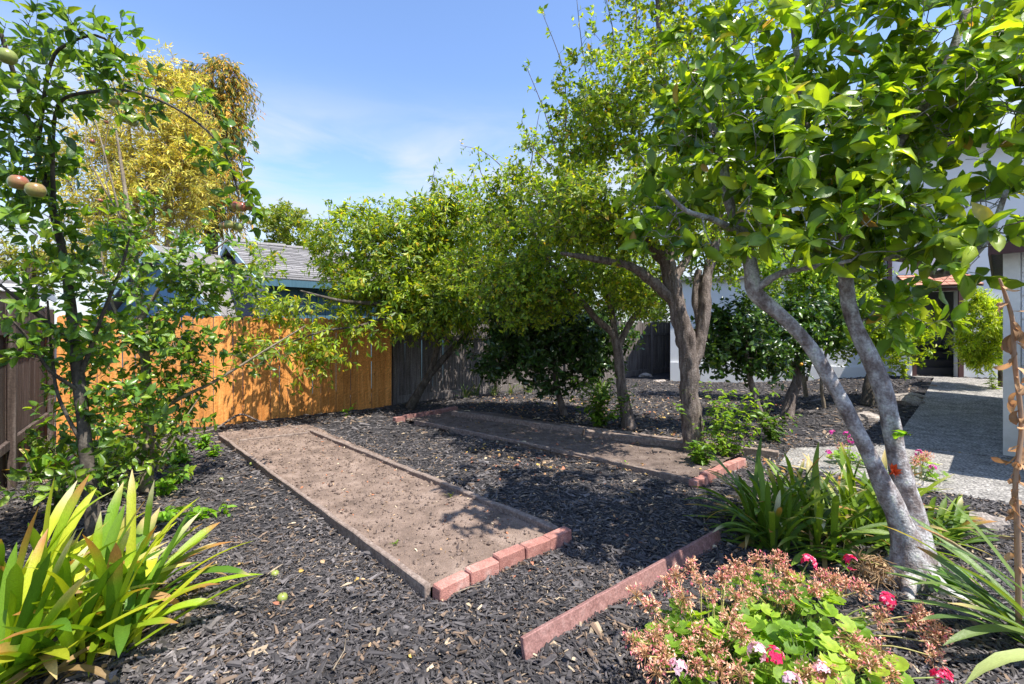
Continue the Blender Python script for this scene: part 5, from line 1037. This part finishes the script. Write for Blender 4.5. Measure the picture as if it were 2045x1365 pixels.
weed('tiny tuft on the soil near the brick end', G(793, 1085, .05), 10, .03, .02, 8, stems=4, asp=.3)
weed('tiny yellow tuft on the soil by the right board', G(900, 990, .05), 8, .03, .03, 9, stems=3, pal=((.3, .35, .05),))
weed('bushy weed with many tall thin stems right of the thick plum trunk', G(1455, 915), 700, .075, .95, 10, stems=26, pal=((.08, .16, .02), (.12, .22, .025), (.18, .28, .03)))
weed('leafy sprouts around the foot of the thick plum trunk', G(1400, 930), 300, .075, .3, 11, stems=30, pal=((.07, .15, .02), (.11, .2, .025)))
weed('leafy bush beside the small plum trunk in the shade', G(1195, 852), 900, .085, .85, 12, stems=36, pal=((.06, .13, .018), (.10, .19, .02), (.14, .24, .025)))
weed('dark low shrub behind the thin leaning citrus', G(1545, 880), 300, .085, .5, 13, stems=20, pal=((.05, .11, .018), (.08, .15, .02)))
weed('young sapling with broad leaves at the foot of the magnolia', G(1868, 1172), 16, .14, .16, 14, pal=((.06, .15, .02), (.10, .22, .02)), stems=4)
weed('broad leaved green plant before the strap clump under the magnolia', G(1690, 1130), 14, .13, .20, 15, pal=((.14, .28, .02), (.20, .36, .025)), stems=4, asp=.75)
weed('thin shoot with three leaves sprouting from the right magnolia trunk', P(1800, 870, 2.98), 6, .11, .04, 16, stems=2)
weed('green tuft at the foot of the white wall by the doorway', G(1985, 775), 60, .10, .35, 17, stems=10, asp=.2, pal=((.13, .22, .02), (.2, .3, .03)))
weed('sprouting weed on the rear bed soil by the near board', G(1250, 935), 12, .05, .07, 18)
weed('tall leggy weed before the left fence behind the strap leaves', G(60, 1000), 40, .07, .45, 19, stems=8, asp=.2)
weed('bramble with long shaded stems between the two apple trunks', G(225, 985), 130, .075, .6, 20, stems=14, pal=((.05, .12, .02), (.08, .17, .022)))
weed('leafy sprawl at the foot of the nearer apple trunk', G(120, 1030), 110, .08, .45, 21, stems=14, pal=((.05, .12, .02), (.08, .17, .022)))
weed('straggling green runner on the mulch right of the slim apple trunk', G(352, 960), 70, .095, .16, 31, stems=14)
weed('bright leafy patch hugging the far left board of the front bed', G(425, 912), 46, .08, .16, 32, stems=10)
weed('lone broad leaved seedling on the mulch in front of the apple trees', G(330, 1040), 30, .10, .14, 33, stems=7)
for k, (label, px, py, q) in enumerate([('fallen green apple on the mulch nearest the camera', 564, 1201, .030), ('fallen green apple beside a dry leaf scrap near the strap leaves', 549, 1152, .026), ('small yellow fallen apple near the slim apple trunk', 442, 960, .022), ('small yellow fallen apple beside the left board of the front bed', 502, 929, .024)]):
    tag(build(apple_acc(G(px, py)+A(0, 0, q*.8), q, 0.0, 60+k), 'fallen_apple', M_apple), label, 'apple', 'apples fallen on the mulch')
a = Acc(); sp = pl([]) if False else [G(385, 868)+A(0, 0, .02), G(430, 862)+A(0, 0, .05), G(480, 846)+A(0, 0, .16), G(520, 848)+A(0, 0, .06), G(560, 842)+A(0, 0, .03)]; pq, qr = smooth_path(sp, [.02, .02, .018, .014, .01], .05); tube(a, pq, qr, 8, rough=.1)
tag(build(a, 'fallen_branch', M_bark_brown), 'bent dead branch lying at the foot of the orange fence', 'branch')
for k, (label, x0, y0, x1, y1) in enumerate([('thin pale twig on the mulch near the red board', 905, 1195, 960, 1180), ('bent thin twig at the lower left of the mulch', 665, 1350, 690, 1290), ('dark twig lying across the rear bed', 1290, 885, 1340, 870)]):
    a = Acc(); p, q = G(x0, y0)+A(0, 0, .03), G(x1, y1)+A(0, 0, .035); tube(a, [p, (p+q)/2+A(.02, .01, .01), q], [.004, .003, .002], 5); tag(build(a, 'twig', M_bark_tan), label, 'twig')
